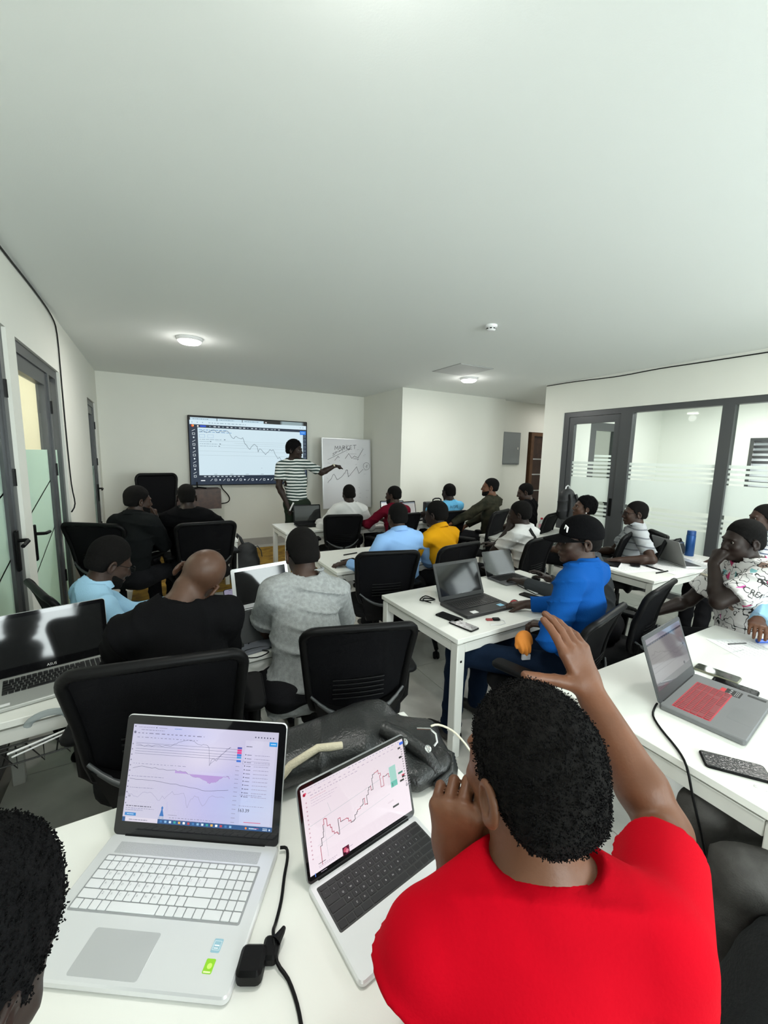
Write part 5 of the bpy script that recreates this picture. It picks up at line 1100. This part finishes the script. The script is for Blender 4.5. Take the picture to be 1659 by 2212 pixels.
MB().slab((0, .137-.034, .0179), .335, .027, .0006, .001, .0002, 2).build('speaker_grille', mat('speaker_dots', (.42, .43, .44), .5, .4, c2=(.60, .61, .62), vscale=700), hp)
MB().slab((-.145, .137-.062, .0179), .020, .008, .0006, .001, .0002, 2).build('badge', mat('badge_grey', (.35, .36, .38), .4), hp)
st = MB().slab((.150, -.065, .0179), .017, .022, .0006, .002, .0002, 2).build('sticker', mat('blue_sticker', (.30, .50, .60), .35), hp)
u = UI(1, 1, 1e-6); u.rect(.1435, -.072, .1565, -.058, .0008, '#e6f0f4'); u.quad(.1455, -.066, .1545, -.064, '#f2f6f8'); u.quad(.1455, -.070, .1535, -.0685, '#f2f6f8'); u.build('sticker_print', M_INK, st, Matrix.Translation((0, 0, .0187)))
st = MB().slab((.150, -.096, .0179), .017, .022, .0006, .002, .0002, 2).build('sticker', mat('green_sticker', (.28, .62, .02), .35), hp)
u = UI(1, 1, 1e-6); u.disc(.151, -.096, .0045, '#c9ee6a'); u.quad(.1435, -.106, .1565, -.1035, '#dff2b0'); u.build('sticker_print', M_INK, st, Matrix.Translation((0, 0, .0187)))
lt = UI(1, 1, 1e-7)
rows_y = [.0075, -.0085]
K0, K1 = -.1375+.40*.275, -.1375+.80*.275; uh = (K1-K0)/5.62; W_ = .86*.405
for ri in (1, 2, 3, 4):
    row = KROWS['full'][ri]; y = K1-uh*(.62+ri-1)-uh/2; x = -W_/2; tw_ = sum(row)
    for ci, k in enumerate(row):
        kw_ = k/tw_*W_
        if ci < len(LET[ri]) and LET[ri][ci] != ' ': lt.text(LET[ri][ci], x+kw_*.22, y, .0042, '#8d9196')
        x += kw_
lt.build('key_lettering', M_INK, hp, Matrix.Translation((0, 0, .0207)))
mac = laptop('bright aluminium laptop with black keys and pale pink chart screen beside the red t-shirt man', (.405, .648, .69), 7.7, .304, .208, 106, M_ALUW, mat('black_key', (.008, .008, .009), .45), mat('grey_lid', (.30, .31, .32), .35, .5), M_GLOSSBLK, draw_mac, lidh=.205, kb='tkl', ky=(.44, .90), kw=.90, pad=(0, 0), padw=.44, bez=(.008, .010, .017), letters='#c8c8c8', th=.014, deck=mat('dark_well', (.03, .03, .03), .5), logo=('MacBook Pro', -.05, .004, '#2e2e30'), padm=mat('pad_silver', (.74, .75, .76), .28, .3), key_h=.0012)
as_ = laptop('silver laptop with black chiclet keys and dark reflecting screen behind the glass doors', (-.385, 1.965, .69), 12, .385, .262, 103, mat('champagne_silver', (.50, .51, .49), .38, .4), mat('black_key', (0, 0, 0)), M_SILVER, M_GLOSSBLK, draw_dark, lidh=.25, kb='full', ky=(.40, .88), pad=(-.08, 0), padw=.30, bez=(.018, .018, .036), logo=('ASUS', -.075, .010, '#d8d8d8'))
MB().slab((.145, -.085, .0159), .045, .018, .0006, .001, .0002, 2).build('sticker', mat('dark_blue_sticker', (.03, .07, .12), .3), as_)
MB().slab((-.165, -.105, .0159), .05, .018, .0006, .001, .0002, 2).build('sticker', M_PAPER, as_)
t3 = laptop('open black laptop reflecting daylight, beside the red mouse', (1.72, 1.853, .69), 1.5, .382, .262, 112, mat('black_laptop_plastic', (.018, .018, .019), .5), mat('black_key', (0, 0, 0)), M_BLACK, mat('matte_bezel', (.02, .02, .02), .3), draw_dark, lidh=.245, kb='full', keys=False, ky=(.36, .86), padw=.28, bez=(.020, .02, .03), th=.022, ui=M_UIDIM)
MB().slab((-.11, -.098, .0219), .045, .035, .0006, .002, .0002, 2).build('sticker', M_PAPER, t3); MB().slab((.12, -.085, .0219), .04, .035, .0006, .002, .0002, 2).build('sticker', mat('sky_sticker', (.25, .55, .75), .4), t3)
MB().tube([(-.0, .131, .05), (.0, .1312, .0502)], .006, 10).build('emblem', M_CHROME, t3)
laptop('slim convertible laptop with glossy screen turned to the capped man', (2.358, 2.177, .69), 20.7-90+68, .30, .208, 112, mat('dark_silver', (.16, .16, .17), .4, .4), mat('black_key', (0, 0, 0)), mat('dark_silver', (0, 0, 0)), M_GLOSSBLK, draw_dark, lidh=.20, kb='tkl', keys=False, ky=(.40, .90), padw=.32, bez=(.010, .012, .02), th=.012)
gm = laptop('dark grey gaming laptop with red lit keyboard', (1.832, .632, .69), 7.6, .385, .255, 110, mat('gaming_grey', (.17, .175, .18), .5, .2), mat('red_lit_key', (.16, .025, .03), .5, emit=(1, .05, .08), estr=.10), mat('gaming_lid', (.045, .05, .052), .5), mat('gaming_bezel', (.015, .015, .017), .5), draw_gaming, lidh=.25, kb='full', ky=(.42, .86), kw=.72, kx=-.06, pad=(-.08, 0), padw=.28, bez=(.016, .016, .04), th=.022, padm=mat('gaming_pad', (.15, .155, .16), .4), deck=mat('red_glow_deck', (.25, .02, .03), .5, emit=(1, .03, .06), estr=.30), ui=M_UIDIM)
MB().slab((.135, -.02, .0219), .055, .05, .0006, .002, .0002, 2).build('sticker', mat('black_sticker', (.02, .02, .02), .3), gm); MB().slab((.125, .0125, .022), .055, .016, .0007, .002, .0002, 2).build('sticker', mat('red_sticker', (.60, .02, .03), .4), gm)
u = UI(1, 1, 1e-6)
for k in range(3): u.disc(.118+k*.017, -.012, .004, '#b8b8b8'); u.dash(.112, -.028-k*.005, .158, .0018, '#b0b0b0', R_, 6)
u.build('sticker_print', M_INK, gm, Matrix.Translation((0, 0, .0228)))
MB().slab((.165, -.085, .0219), .018, .055, .0006, .002, .0002, 2).build('sticker', mat('black_sticker', (0, 0, 0)), gm)
laptop('white edged laptop with dark screen half hidden by the gray t-shirt man', (.56, 2.30, .69), 12, .36, .245, 102, M_ALUW, mat('black_key', (0, 0, 0)), M_ALUW, M_ALUW, draw_dark, lidh=.245, kb='tkl', keys=False, ky=(.42, .90), padw=.3, bez=(.020, .020, .028), th=.018, ui=M_UIDIM)
laptop('black laptop standing open in front of the presenter', (1.73, 5.06, .69), -4, .37, .25, 102, M_BLACK, mat('black_key', (0, 0, 0)), M_BLACK, M_BLACK, draw_dark, lidh=.245, kb='full', keys=False, bez=(.016, .016, .03), th=.022, ui=M_UIDIM)
laptop('laptop with a lit page in front of the maroon sleeved man', (3.269, 4.941, 0.690), 10, .36, .245, 102, M_BLACK, mat('black_key', (0, 0, 0)), M_BLACK, M_BLACK, draw_doc, lidh=.25, kb='full', keys=False, bez=(.016, .016, .03), th=.02, ui=M_UIDIM)
laptop('black framed laptop with a bright page beside the sky blue lettered shirt', (3.02, 5.02, .69), -6, .38, .25, 100, M_BLACK, mat('black_key', (0, 0, 0)), M_BLACK, M_BLACK, draw_doc, lidh=.26, kb='full', keys=False, bez=(.014, .014, .03), th=.02)
laptop('silver laptop seen from behind its lid next to the black bag', (4.227, 1.839, 0.690), 62, .36, .245, 112, M_SILVER, mat('black_key', (0, 0, 0)), mat('lid_warm_grey', (.26, .26, .25), .4, .3), M_BLACK, draw_doc, lidh=.24, kb='full', keys=False, th=.018)
laptop('laptop with a bright green banded page before the dark hoodie man', (.16, 4.80, .69), -20, .34, .235, 104, M_BLACK, mat('black_key', (0, 0, 0)), M_BLACK, M_BLACK, lambda u: (draw_doc(u), u.quad(.0, .38, 1, .48, '#4ac06a')), lidh=.23, kb='tkl', keys=False, th=.018)

# ------------------------------------------------------------------ small things on the tables
def phone(label, loc, yaw, w_=.074, l=.156, case=None, screen=None, th=.009, tilt=0):
    t = empty('phone', loc, rad(yaw), label, 'phone', 'phones on the tables'); t.rotation_euler = (rad(tilt), 0, rad(yaw))
    MB().slab((0, 0, 0), w_, l, th, .011, .0025, 4).build('case', case or M_BLACK, t)
    MB().slab((0, 0, th-.0004), w_-.006, l-.008, .0008, .009, .0003, 4).build('glass', screen or M_GLOSSBLK, t); MB().slab((0, l/2-.009, th+.0003), .016, .003, .0003, .001, .0001, 2).build('speaker_slot', M_DARKM, t); return t
phone('black phone with a scuffed screen plugged into a white cable by the table edge', (1.515, .457, .69), 37, .078, .165, screen=mat('worn_glass', (.015, .016, .017), .22, bump=.2, bscale=120))
phone('grey-green phone lying on its own between laptop and writing hands', (2.135, .750, .69), 8, .074, .16, screen=mat('greenish_glass', (.045, .05, .04), .08), case=mat('gold_green_case', (.22, .22, .15), .3, .4))
phone('black phone with rounded case beside the gaming laptop hinge', (2.062, .660, .69), 10, .072, .15, th=.011, case=M_BLACKSOFT)
phone('black phone lying next to the black laptop corner', (1.455, 1.79, .69), 14, .075, .155)
phone('scratched black phone lying along the table edge before the black laptop', (1.455, 1.66, .69), 12, .076, .16, screen=mat('scratched_glass', (.03, .03, .032), .25, c2=(.25, .26, .27), vscale=60))
phone('phone in a white and dark case near the sleeve of the capped man', (2.19, 1.83, .69), 10, .074, .155, screen=mat('dark_warm_glass', (.03, .028, .025), .1))
phone('phone propped upright showing a picture beside the white edged laptop', (.36, 2.52, .72), 12, .076, .16, tilt=72, screen=mat('photo_screen', (.02, .02, .02), .2, emit=(.62, .58, .8), estr=.35, c2=(.01, .01, .01), vscale=20))
phone('dark phone on the papers of the table by the partition', (3.72, 2.0, .6995), -60, .075, .155)
phone('black phone under the hand of the pale blue shirt man', (1.46, 3.22, .69), -75, .072, .15)
ps = tag(MB().slab((.36, 2.56, .69), .09, .07, .03, .01, .004, 3).build('phone_stand', M_BLACK), 'small black stand under the upright phone', 'phone stand')

def mouse(label, loc, yaw, a, b):
    t = empty('computer_mouse', loc, rad(yaw), label, 'mouse'); F = Field(); F.ell((0, 0, .004), np.eye(3), (.030, .052, .030), .004); F.cut((0, 0, .001), (0, 0, -1))
    v, f = F.mesh(.004); onto('body', mesh('body', v, f, a, None, 'all'), t)
    F = Field(); F.ell((0, .012, .006), np.eye(3), (.0285, .037, .0295), .004); F.cut((0, 0, .014), (0, 0, -1)); v, f = F.mesh(.004); onto('top_shell', mesh('top_shell', v, f, b, None, 'all'), t)
    MB().tube([(-.003, .030, .030), (.003, .030, .030)], .006, 10).build('scroll_wheel', M_BLACKSOFT, t); return t
mouse('red and black computer mouse beside the black laptop', (1.965, 1.77, .69), 125, M_BLACK, mat('red_plastic', (.55, .012, .02), .3))
mouse('white and dark computer mouse at the far end by the notebook', (2.55, 2.10, .69), -30, M_BLACK, mat('cream_plastic', (.62, .62, .58), .3))
k = empty('car_key', (1.665, 1.65, .69), rad(-25), 'red and black car key on a white cord by the table edge', 'key')
MB().slab((.018, 0, 0), .045, .03, .012, .01, .003, 3).build('fob', M_BLACK, k); MB().slab((-.022, 0, 0), .04, .024, .008, .006, .002, 3).build('tag', mat('red_leather', (.30, .03, .03), .5), k); MB().tube([(.04, 0, .006), (.06, -.02, .004), (.055, -.05, .003), (.02, -.07, .003), (-.04, -.075, .003)], .003, 6).build('cord', M_WHITE, k)
cable('coiled_cable', [(1.50, 2.03, .694), (1.47, 2.07, .70), (1.51, 2.12, .694), (1.55, 2.06, .70), (1.49, 2.03, .71), (1.46, 2.1, .694), (1.53, 2.14, .70), (1.56, 2.08, .694)], .004, M_BLACK, 'loose coil of black cable behind the black laptop')
nb_ = empty('notebook', (2.42, 1.92, .69), rad(-12), 'white paged notebook with black cover edge near the white mouse', 'notebook'); MB().slab((0, 0, 0), .30, .21, .004, .004, .001, 2).build('cover', M_BLACK, nb_); MB().slab((0, 0, .004), .29, .205, .006, .003, .001, 2).build('pages', M_PAPER, nb_)
F = Field(); F.ell((0, 0, 0), np.eye(3), (.036, .026, .044), .01); F.cone((0, 0, -.02), (.012, .0, -.042), .020, .016, .015)
v, f = F.mesh(.004, (), lambda X, Y, Z: .0030*np.sin((X+.25*Z)*330+np.sin(Z*45)*1.2)*np.clip(.4-Z*22, 0, 1.3))
op = empty('orange_pouch', (1.603, 1.367, 0.695), rad(-20), 'small gathered orange cloth pouch at the lap of the blue shirt man', 'pouch'); op.scale = (1.3, 1.3, 1.3); onto('cloth', mesh('cloth', v, f, mat('orange_cloth', (.72, .24, .03), .75), None, 'all'), op); MB().box((-.006, -.010, -.074), (.028, -.002, -.052)).build('grey_label', mat('grey_label', (.45, .46, .50), .5), op)

# nearest table: power adapter and cable, black leather bag
ad = empty('power_adapter', (.128, .648, .69), rad(-28), 'black power plug and adapter with its cord on the nearest table', 'adapter')
MB().slab((-.016, -.012, 0), .046, .050, .030, .010, .006, 3).slab((.012, .012, 0), .030, .040, .022, .008, .005, 3).build('plug', M_BLACK, ad)
MB().tube([(.02, .02, .02), (.028, .034, .022), (.03, .042, .02)], [.010, .006, .004], 8).build('strain_relief', M_BLACK, ad)
cable('charging_cable', [(.212, .842, .703), (.225, .835, .702), (.222, .815, .698), (.205, .78, .695), (.186, .735, .694), (.166, .70, .694), (.156, .68, .706), (.152, .66, .712), (.15, .63, .70), (.162, .60, .694), (.166, .56, .694), (.163, .52, .694), (.16, .48, .694), (.155, .42, .69), (.15, .40, .60)], .0034, M_BLACK, 'black charging cable running from the silver laptop over the nearest table', n=8)
F = Field(); Ft = (V(0, 0, 1), .62)
F.cone((.22, 1.06, .745), (.50, 1.045, .755), .085, .085, .05, Ft); F.cone((.50, 1.045, .755), (.70, .97, .735), .085, .06, .05, Ft); F.cone((.30, 1.10, .76), (.60, 1.085, .775), .035, .04, .04); F.cone((.58, .93, .74), (.70, .90, .725), .065, .045, .03, Ft); F.cone((.60, .85, .722), (.70, .865, .72), .034, .030, .02); F.cut((0, 0, .693), (0, 0, -1))
v, f = F.mesh(.007, (), folds(.006, 4, .7, (1, .3, .2)))
bg = empty('leather_bag', (.46, 1.0, .69), 0, 'soft black leather bag lying on the nearest table behind the laptops', 'bag'); onto('bag_body', mesh('bag_body', v-np.array([.46, 1.0, .69]), f, mat('black_leather', (.012, .013, .013), .30, bump=.25, bscale=160), None, 'all'), bg)
def bagp(x, y, z): return (x-.46, y-1.0, z-.69)
MB().tube([bagp(.20, .99, .70), bagp(.22, .975, .74), bagp(.28, .985, .785), bagp(.36, .995, .80), bagp(.43, .985, .79)], .011, 8, flat=(0, 0, 1)).build('cream_strap', mat('cream_webbing', (.62, .56, .42), .8, bump=.3, bscale=200), bg, 60)
MB().tube([bagp(.56, .98, .805), bagp(.60, .92, .80), bagp(.64, .87, .77), bagp(.66, .84, .73)], .022, 8).build('flap_strap', mat('black_leather', (0, 0, 0)), bg, 60)
for k_ in range(5): MB().tube([bagp(.70+.004*k_, .90, .75-.01*k_), bagp(.735, .86-.004*k_, .735-.008*k_), bagp(.70, .822-.003*k_, .722-.006*k_), bagp(.64, .812-.003*k_, .712-.003*k_)], .010, 8).build('folded_strap', mat('black_leather', (0, 0, 0)), bg, 60)
for x, y, z in ((.585, .895, .795), (.645, .862, .775)):
    b = MB(); b.lathe([(.0, 0), (.011, 0), (.010, .003), (.006, .004), (.004, .002), (0, .002)], 16, M=Matrix.Translation(bagp(x, y, z+.012)) @ Matrix.Rotation(rad(28), 4, 'X')); b.build('snap_button', M_CHROME, bg)
MB().tube([bagp(.655, .935, .80), bagp(.69, .915, .80), bagp(.70, .90, .79), bagp(.695, .885, .775), bagp(.68, .88, .77)], .004, 8).build('buckle', M_CHROME, bg)
cable('white_cable', [(.70, .925, .80), (.725, .92, .80), (.755, .89, .79), (.775, .85, .765), (.785, .80, .73), (.79, .76, .70), (.80, .70, .60)], .0032, mat('cream_cable', (.75, .72, .58), .5), 'cream charging cable rising out of the black leather bag', n=8)

# gaming laptop table
cable('laptop_cable', [(1.64, .745, .70), (1.615, .74, .695), (1.555, .715, .694), (1.50, .66, .694), (1.44, .58, .694), (1.392, .53, .685), (1.385, .50, .60), (1.40, .46, .45), (1.42, .44, .30), (1.43, .43, .05)], .0038, M_BLACK, 'black power cord hanging from the gaming laptop over the table edge', n=8)
cable('white_cable', [(1.47, .395, .696), (1.50, .35, .694), (1.55, .31, .694), (1.60, .24, .66), (1.62, .2, .5)], .003, M_WHITE, 'white charging cable plugged into the scuffed black phone')
ud = empty('usb_adapter', (2.02, .50, .69), rad(8), 'white plug-in adapter at the side of the gaming laptop', 'adapter'); MB().slab((.02, 0, .003), .05, .028, .012, .004, .002, 2).build('case', M_WHITE, ud); MB().tube([(.045, 0, .009), (.07, -.01, .006), (.09, -.04, .004)], .003, 6).build('lead', M_DARKM, ud)
def paper(name, label, x, y, z, w_, d_, yaw, th=.0012, cat='paper', m=None, group=None):
    t = empty(name, (x, y, z), rad(yaw), label, cat, group); MB().slab((0, 0, 0), w_, d_, th, .001, .0003, 1).build('sheet', m or M_PAPER, t)
    u = UI(w_, d_, 1e-6)
    for k_ in range(8): u.dash(-.40, .36-k_*.09, .40, .012, '#b5b5b5', R_, 10)
    u.build('faint_print', M_INK, t, Matrix.Translation((0, 0, th+.0002))); return t
paper('paper_sheet', 'white sheet under the writing hands with a pen', 2.60, .79, .69, .21, .297, 62)
pn = tag(MB().tube([(2.43, .825, .735), (2.56, .80, .722)], .0035, 8).build('pen', M_DARKM), 'thin pen held over the white sheet by the writing person', 'pen')
tag(MB().tube([(2.70, .80, .7045), (2.83, .74, .7045)], .0115, 8).build('blue_marker', mat('blue_plastic', (.02, .09, .45), .4)), 'blue marker lying beside the writing hands', 'marker')
# wire basket table
bb = empty('black_binder', (.42, 1.98, .69), rad(10), 'black hard cover binder standing open beside the gray t-shirt man', 'binder')
MB().slab((0, -.02, 0), .27, .19, .012, .004, .002, 2).build('lower_cover', mat('grey_card', (.12, .13, .15), .6), bb); MB().slab((0, 0, 0), .27, .15, .008, .004, .002, 2, M=Matrix.Translation((0, -.02, .014)) @ Matrix.Rotation(rad(68), 4, 'X') @ Matrix.Translation((0, .075, 0))).build('upper_cover', mat('black_card', (.022, .024, .024), .6), bb)
tag(MB().tube([(.27, 2.12, .697), (.40, 2.13, .697)], .007, 8).build('blue_pen', mat('blue_plastic', (0, 0, 0))), 'blue pen beside the black binder', 'pen')
mc = empty('charger', (.28, 1.93, .69), rad(30), 'dark charger block with its lead by the black binder', 'charger'); MB().slab((0, 0, 0), .085, .06, .028, .008, .004, 3).build('block', mat('charger_dark', (.03, .033, .03), .4), mc); MB().slab((.03, -.045, 0), .05, .02, .01, .003, .001, 2).build('plug', M_WHITE, mc)
cable('tangled_cable', [(.38, 1.99, .72), (.35, 1.94, .70), (.34, 1.90, .696), (.40, 1.86, .696), (.42, 1.82, .70), (.36, 1.80, .696), (.30, 1.84, .696), (.33, 1.88, .702), (.42, 1.88, .70), (.47, 1.82, .696), (.45, 1.775, .69), (.42, 1.765, .62), (.40, 1.76, .56), (.44, 1.755, .55)], .0028, M_BLACK, 'thin tangled black cable hanging over the edge above the wire basket')
ac = empty('cable_clip', (-.372, 1.712, .69), rad(6), 'curved translucent grey clip on the edge of the basket table', 'clip')
M_AC = film_mat('smoky_acrylic', (.42, .48, .50), .45)
MB().tube([(.055*math.cos(a), -.004, .006+.030*math.sin(a)-.02) for a in [math.pi*k_/10 for k_ in range(11)]], .012, 8, flat=(0, 1, 0)).build('arch', M_AC, ac, 60); MB().tube([(-.11, -.02, -.085), (.07, -.01, -.06), (.085, 0, -.03)], .004, 6).tube([(-.10, -.02, -.10), (.06, -.01, -.072)], .003, 6).build('wire_rod', M_WHITE, ac, 60)
# writing tables further on
tag(MB().tube([(1.49, 3.409, .696), (1.642, 3.441, .696)], .0055, 8).build('pen', M_BLACK), 'black pen lying above the hand of the pale blue shirt man', 'pen')
for n_, (x, y, yw, w_, lab) in enumerate(((1.95, 3.3, 8, .21, 'white sheet at the elbow of the mustard shirt man'), (2.25, 3.45, -12, .21, 'white sheet further along the table of the mustard shirt man'), (1.98, 4.90, 4, .21, 'white sheet beside the black laptop before the presenter'), (2.98, 4.86, -20, .21, 'loose white sheet between the maroon and the sky blue shirt'), (3.62, 4.95, 30, .21, 'white sheet next to the elbow of the olive shirt man'), (3.62, 1.98, -14, .42, 'large open newspaper sheet on the partition table'), (3.98, 2.05, 20, .3, 'white sheet pushed under the silver laptop lid'), (3.9, 1.80, -8, .30, 'sheet hanging at the near edge of the partition table'), (4.42, 1.82, 12, .26, 'white sheet at the end of the partition table'))):
    paper('paper_sheet', lab, x, y, .69+.0014*(n_ % 2), w_, .297, yw)
for n_, (x, y, lab) in enumerate(((2.08, 4.86, 'thick ream of paper beside the white shirt man'), (2.52, 4.95, 'pile of stapled papers before the maroon sleeved man'), (2.86, 5.12, 'pile of papers beside the lit laptop page'), (3.40, 5.0, 'pile of papers in front of the sky blue lettered shirt'))):
    t = empty('paper_stack', (x, y, .69), rad(7*n_-10), lab, 'paper stack')
    for k_ in range(5): o = MB().slab((R_.uniform(-.008, .008), R_.uniform(-.008, .008), k_*.012), .21, .297, .0112, .002, .0005, 1).build('bundle', M_PAPER, t)
bk = empty('black_folder', (3.60, 2.19, .69), rad(24), 'black folder lying at the corner of the partition table', 'folder'); MB().slab((0, 0, 0), .32, .23, .012, .004, .002, 2).build('cover', M_BLACK, bk); MB().box((-.155, -.108, .003), (.155, -.1155, .009)).build('page_edges', M_PAPER, bk)
pt_ = tag(MB().tube([(3.62, 1.77, .697), (3.78, 1.76, .697)], .006, 8).build('pen', M_BLACK), 'black pen at the near edge of the partition table', 'pen')
wb_ = empty('water_bottle', (4.221, 3.455, 0.690), 0, 'small clear plastic water bottle with red cap', 'bottle')
MB().lathe([(0, 0), (.030, 0), (.033, .008), (.033, .05), (.030, .06), (.033, .07), (.033, .12), (.028, .145), (.014, .165), (.013, .18), (0, .18)], 20).build('bottle_body', glass_mat('bottle_plastic', (.86, .90, .92)), wb_, 50)
MB().lathe([(0, .178), (.0155, .178), (.0155, .196), (.013, .20), (0, .20)], 16).build('cap', mat('red_cap', (.55, .02, .05), .4), wb_); MB().lathe([(.0335, .075), (.0338, .075), (.0338, .118), (.0335, .118)], 20).build('paper_band', mat('pink_band', (.72, .35, .42), .5), wb_, 60)
fl_ = empty('blue_flask', (4.654, 1.994, 0.690), 0, 'tall blue metal flask on the partition table', 'flask'); MB().lathe([(0, 0), (.037, 0), (.040, .004), (.040, .205), (.038, .21), (0, .21)], 24).build('flask_body', mat('blue_metal', (.012, .075, .26), .35, .3), fl_, 40); MB().lathe([(0, .211), (.038, .211), (.038, .25), (.034, .255), (0, .255)], 24).build('lid', mat('blue_lid', (.010, .06, .22), .4, .2), fl_, 40)
def soft(name, label, cat, loc, prims, m, noise=None, cutz=None, h=.012):
    t = empty(name, loc, 0, label, cat); F = Field()
    for p in prims: F.cone(*p)
    if cutz is not None: F.cut((0, 0, cutz), (0, 0, -1))
    v, f = F.mesh(h, (), noise); onto('bag_body', mesh('bag_body', v, f, m, None, 'all'), t); return t
M_NYL = mat('black_nylon', (.010, .011, .013), .55, bump=.3, bscale=180)
hb = soft('handbag', 'black handbag with zip beside the blue flask', 'bag', (4.446, 2.046, 0.690), [((-.10, 0, .08), (.10, 0, .07), .085, .08, .03, (V(0, 1, 0), .6)), ((-.09, 0, .12), (.08, 0, .12), .05, .045, .03)], M_NYL, folds(.004, 8, 1.2), .002); MB().tube([(-.09, -.03, .165), (-.05, -.04, .185), (.03, -.04, .185), (.07, -.03, .165)], .008, 8).build('handle', M_BLACK, hb, 60); MB().tube([(-.10, -.048, .15), (.10, -.045, .14)], .004, 6).build('zip', M_CHROME, hb)
bp = soft('backpack', 'black backpack resting on the rug by the chair of the black shirt man', 'backpack', (.93, 5.22, .012), [((-.05, 0, .14), (.02, 0, .36), .17, .13, .05, (V(0, 1, 0), .65)), ((.07, -.05, .12), (.06, -.05, .24), .12, .10, .05, (V(0, 1, 0), .6))], M_NYL, folds(.008, 3, .8), .003); MB().tube([(-.02, .0, .47), (-.05, 0, .55), (-.08, .02, .60), (-.10, .03, .50), (-.12, .02, .40)], .018, 8).build('shoulder_strap', M_NYL, bp, 60); MB().tube([(.10, -.02, .42), (.15, -.03, .44), (.19, -.04, .38), (.20, -.05, .30)], .006, 6).build('loop', M_NYL, bp, 60)
b2 = soft('backpack', 'black backpack with a silver carry handle standing before the glass door', 'backpack', (4.560, 3.350, 0.864), [((-.03, 0, .10), (-.03, 0, .28), .13, .12, .04, (V(0, 1, 0), .7)), ((.04, -.06, .10), (.04, -.06, .20), .09, .08, .04, (V(0, 1, 0), .6))], M_NYL, folds(.004, 6, .8), .003); MB().tube([(-.07, 0, .38), (-.06, 0, .42), (-.03, 0, .435), (.0, 0, .42), (.01, 0, .38)], .008, 8).build('handle', M_SILVER, b2, 60)
for sx in (-1, 1): MB().tube([(-.03+sx*.05, -.085, .33), (-.03+sx*.06, -.11, .25), (-.03+sx*.065, -.11, .12), (-.03+sx*.06, -.09, .05)], .018, 8).build('shoulder_strap', M_NYL, b2, 60)
b3 = empty('briefcase', (3.485, 4.676, 0.690), rad(-4), 'black laptop briefcase with carry handle standing beside the sky blue shirt man', 'briefcase'); MB().slab((0, .0, 0), .42, .09, .30, .02, .01, 3).build('bag_body', M_NYL, b3); MB().tube([(-.07, 0, .295), (-.065, 0, .33), (-.03, 0, .345), (.03, 0, .345), (.065, 0, .33), (.07, 0, .295)], .010, 8).build('handle', M_BLACK, b3, 60)
b4 = soft('backpack', 'black cloth bag on the floor beside the red t-shirt man', 'bag', (1.22, .17, 0), [((-.06, 0, .16), (.05, 0, .36), .20, .16, .05), ((.15, -.1, .14), (.1, 0, .30), .15, .12, .05)], mat('black_felt', (.007, .008, .009), .95, bump=.4, bscale=120), folds(.006, 5, .8), .003); MB().tube([(-.06, .0, .51), (-.02, .03, .55), (.06, .04, .54), (.10, .02, .47)], .014, 8).build('handle', M_BLACKSOFT, b4, 60)
wp = paper('paper_sheet', 'white scrap of paper on the floor behind the gaming table', 2.2, 1.34, .0005, .15, .2, 30)
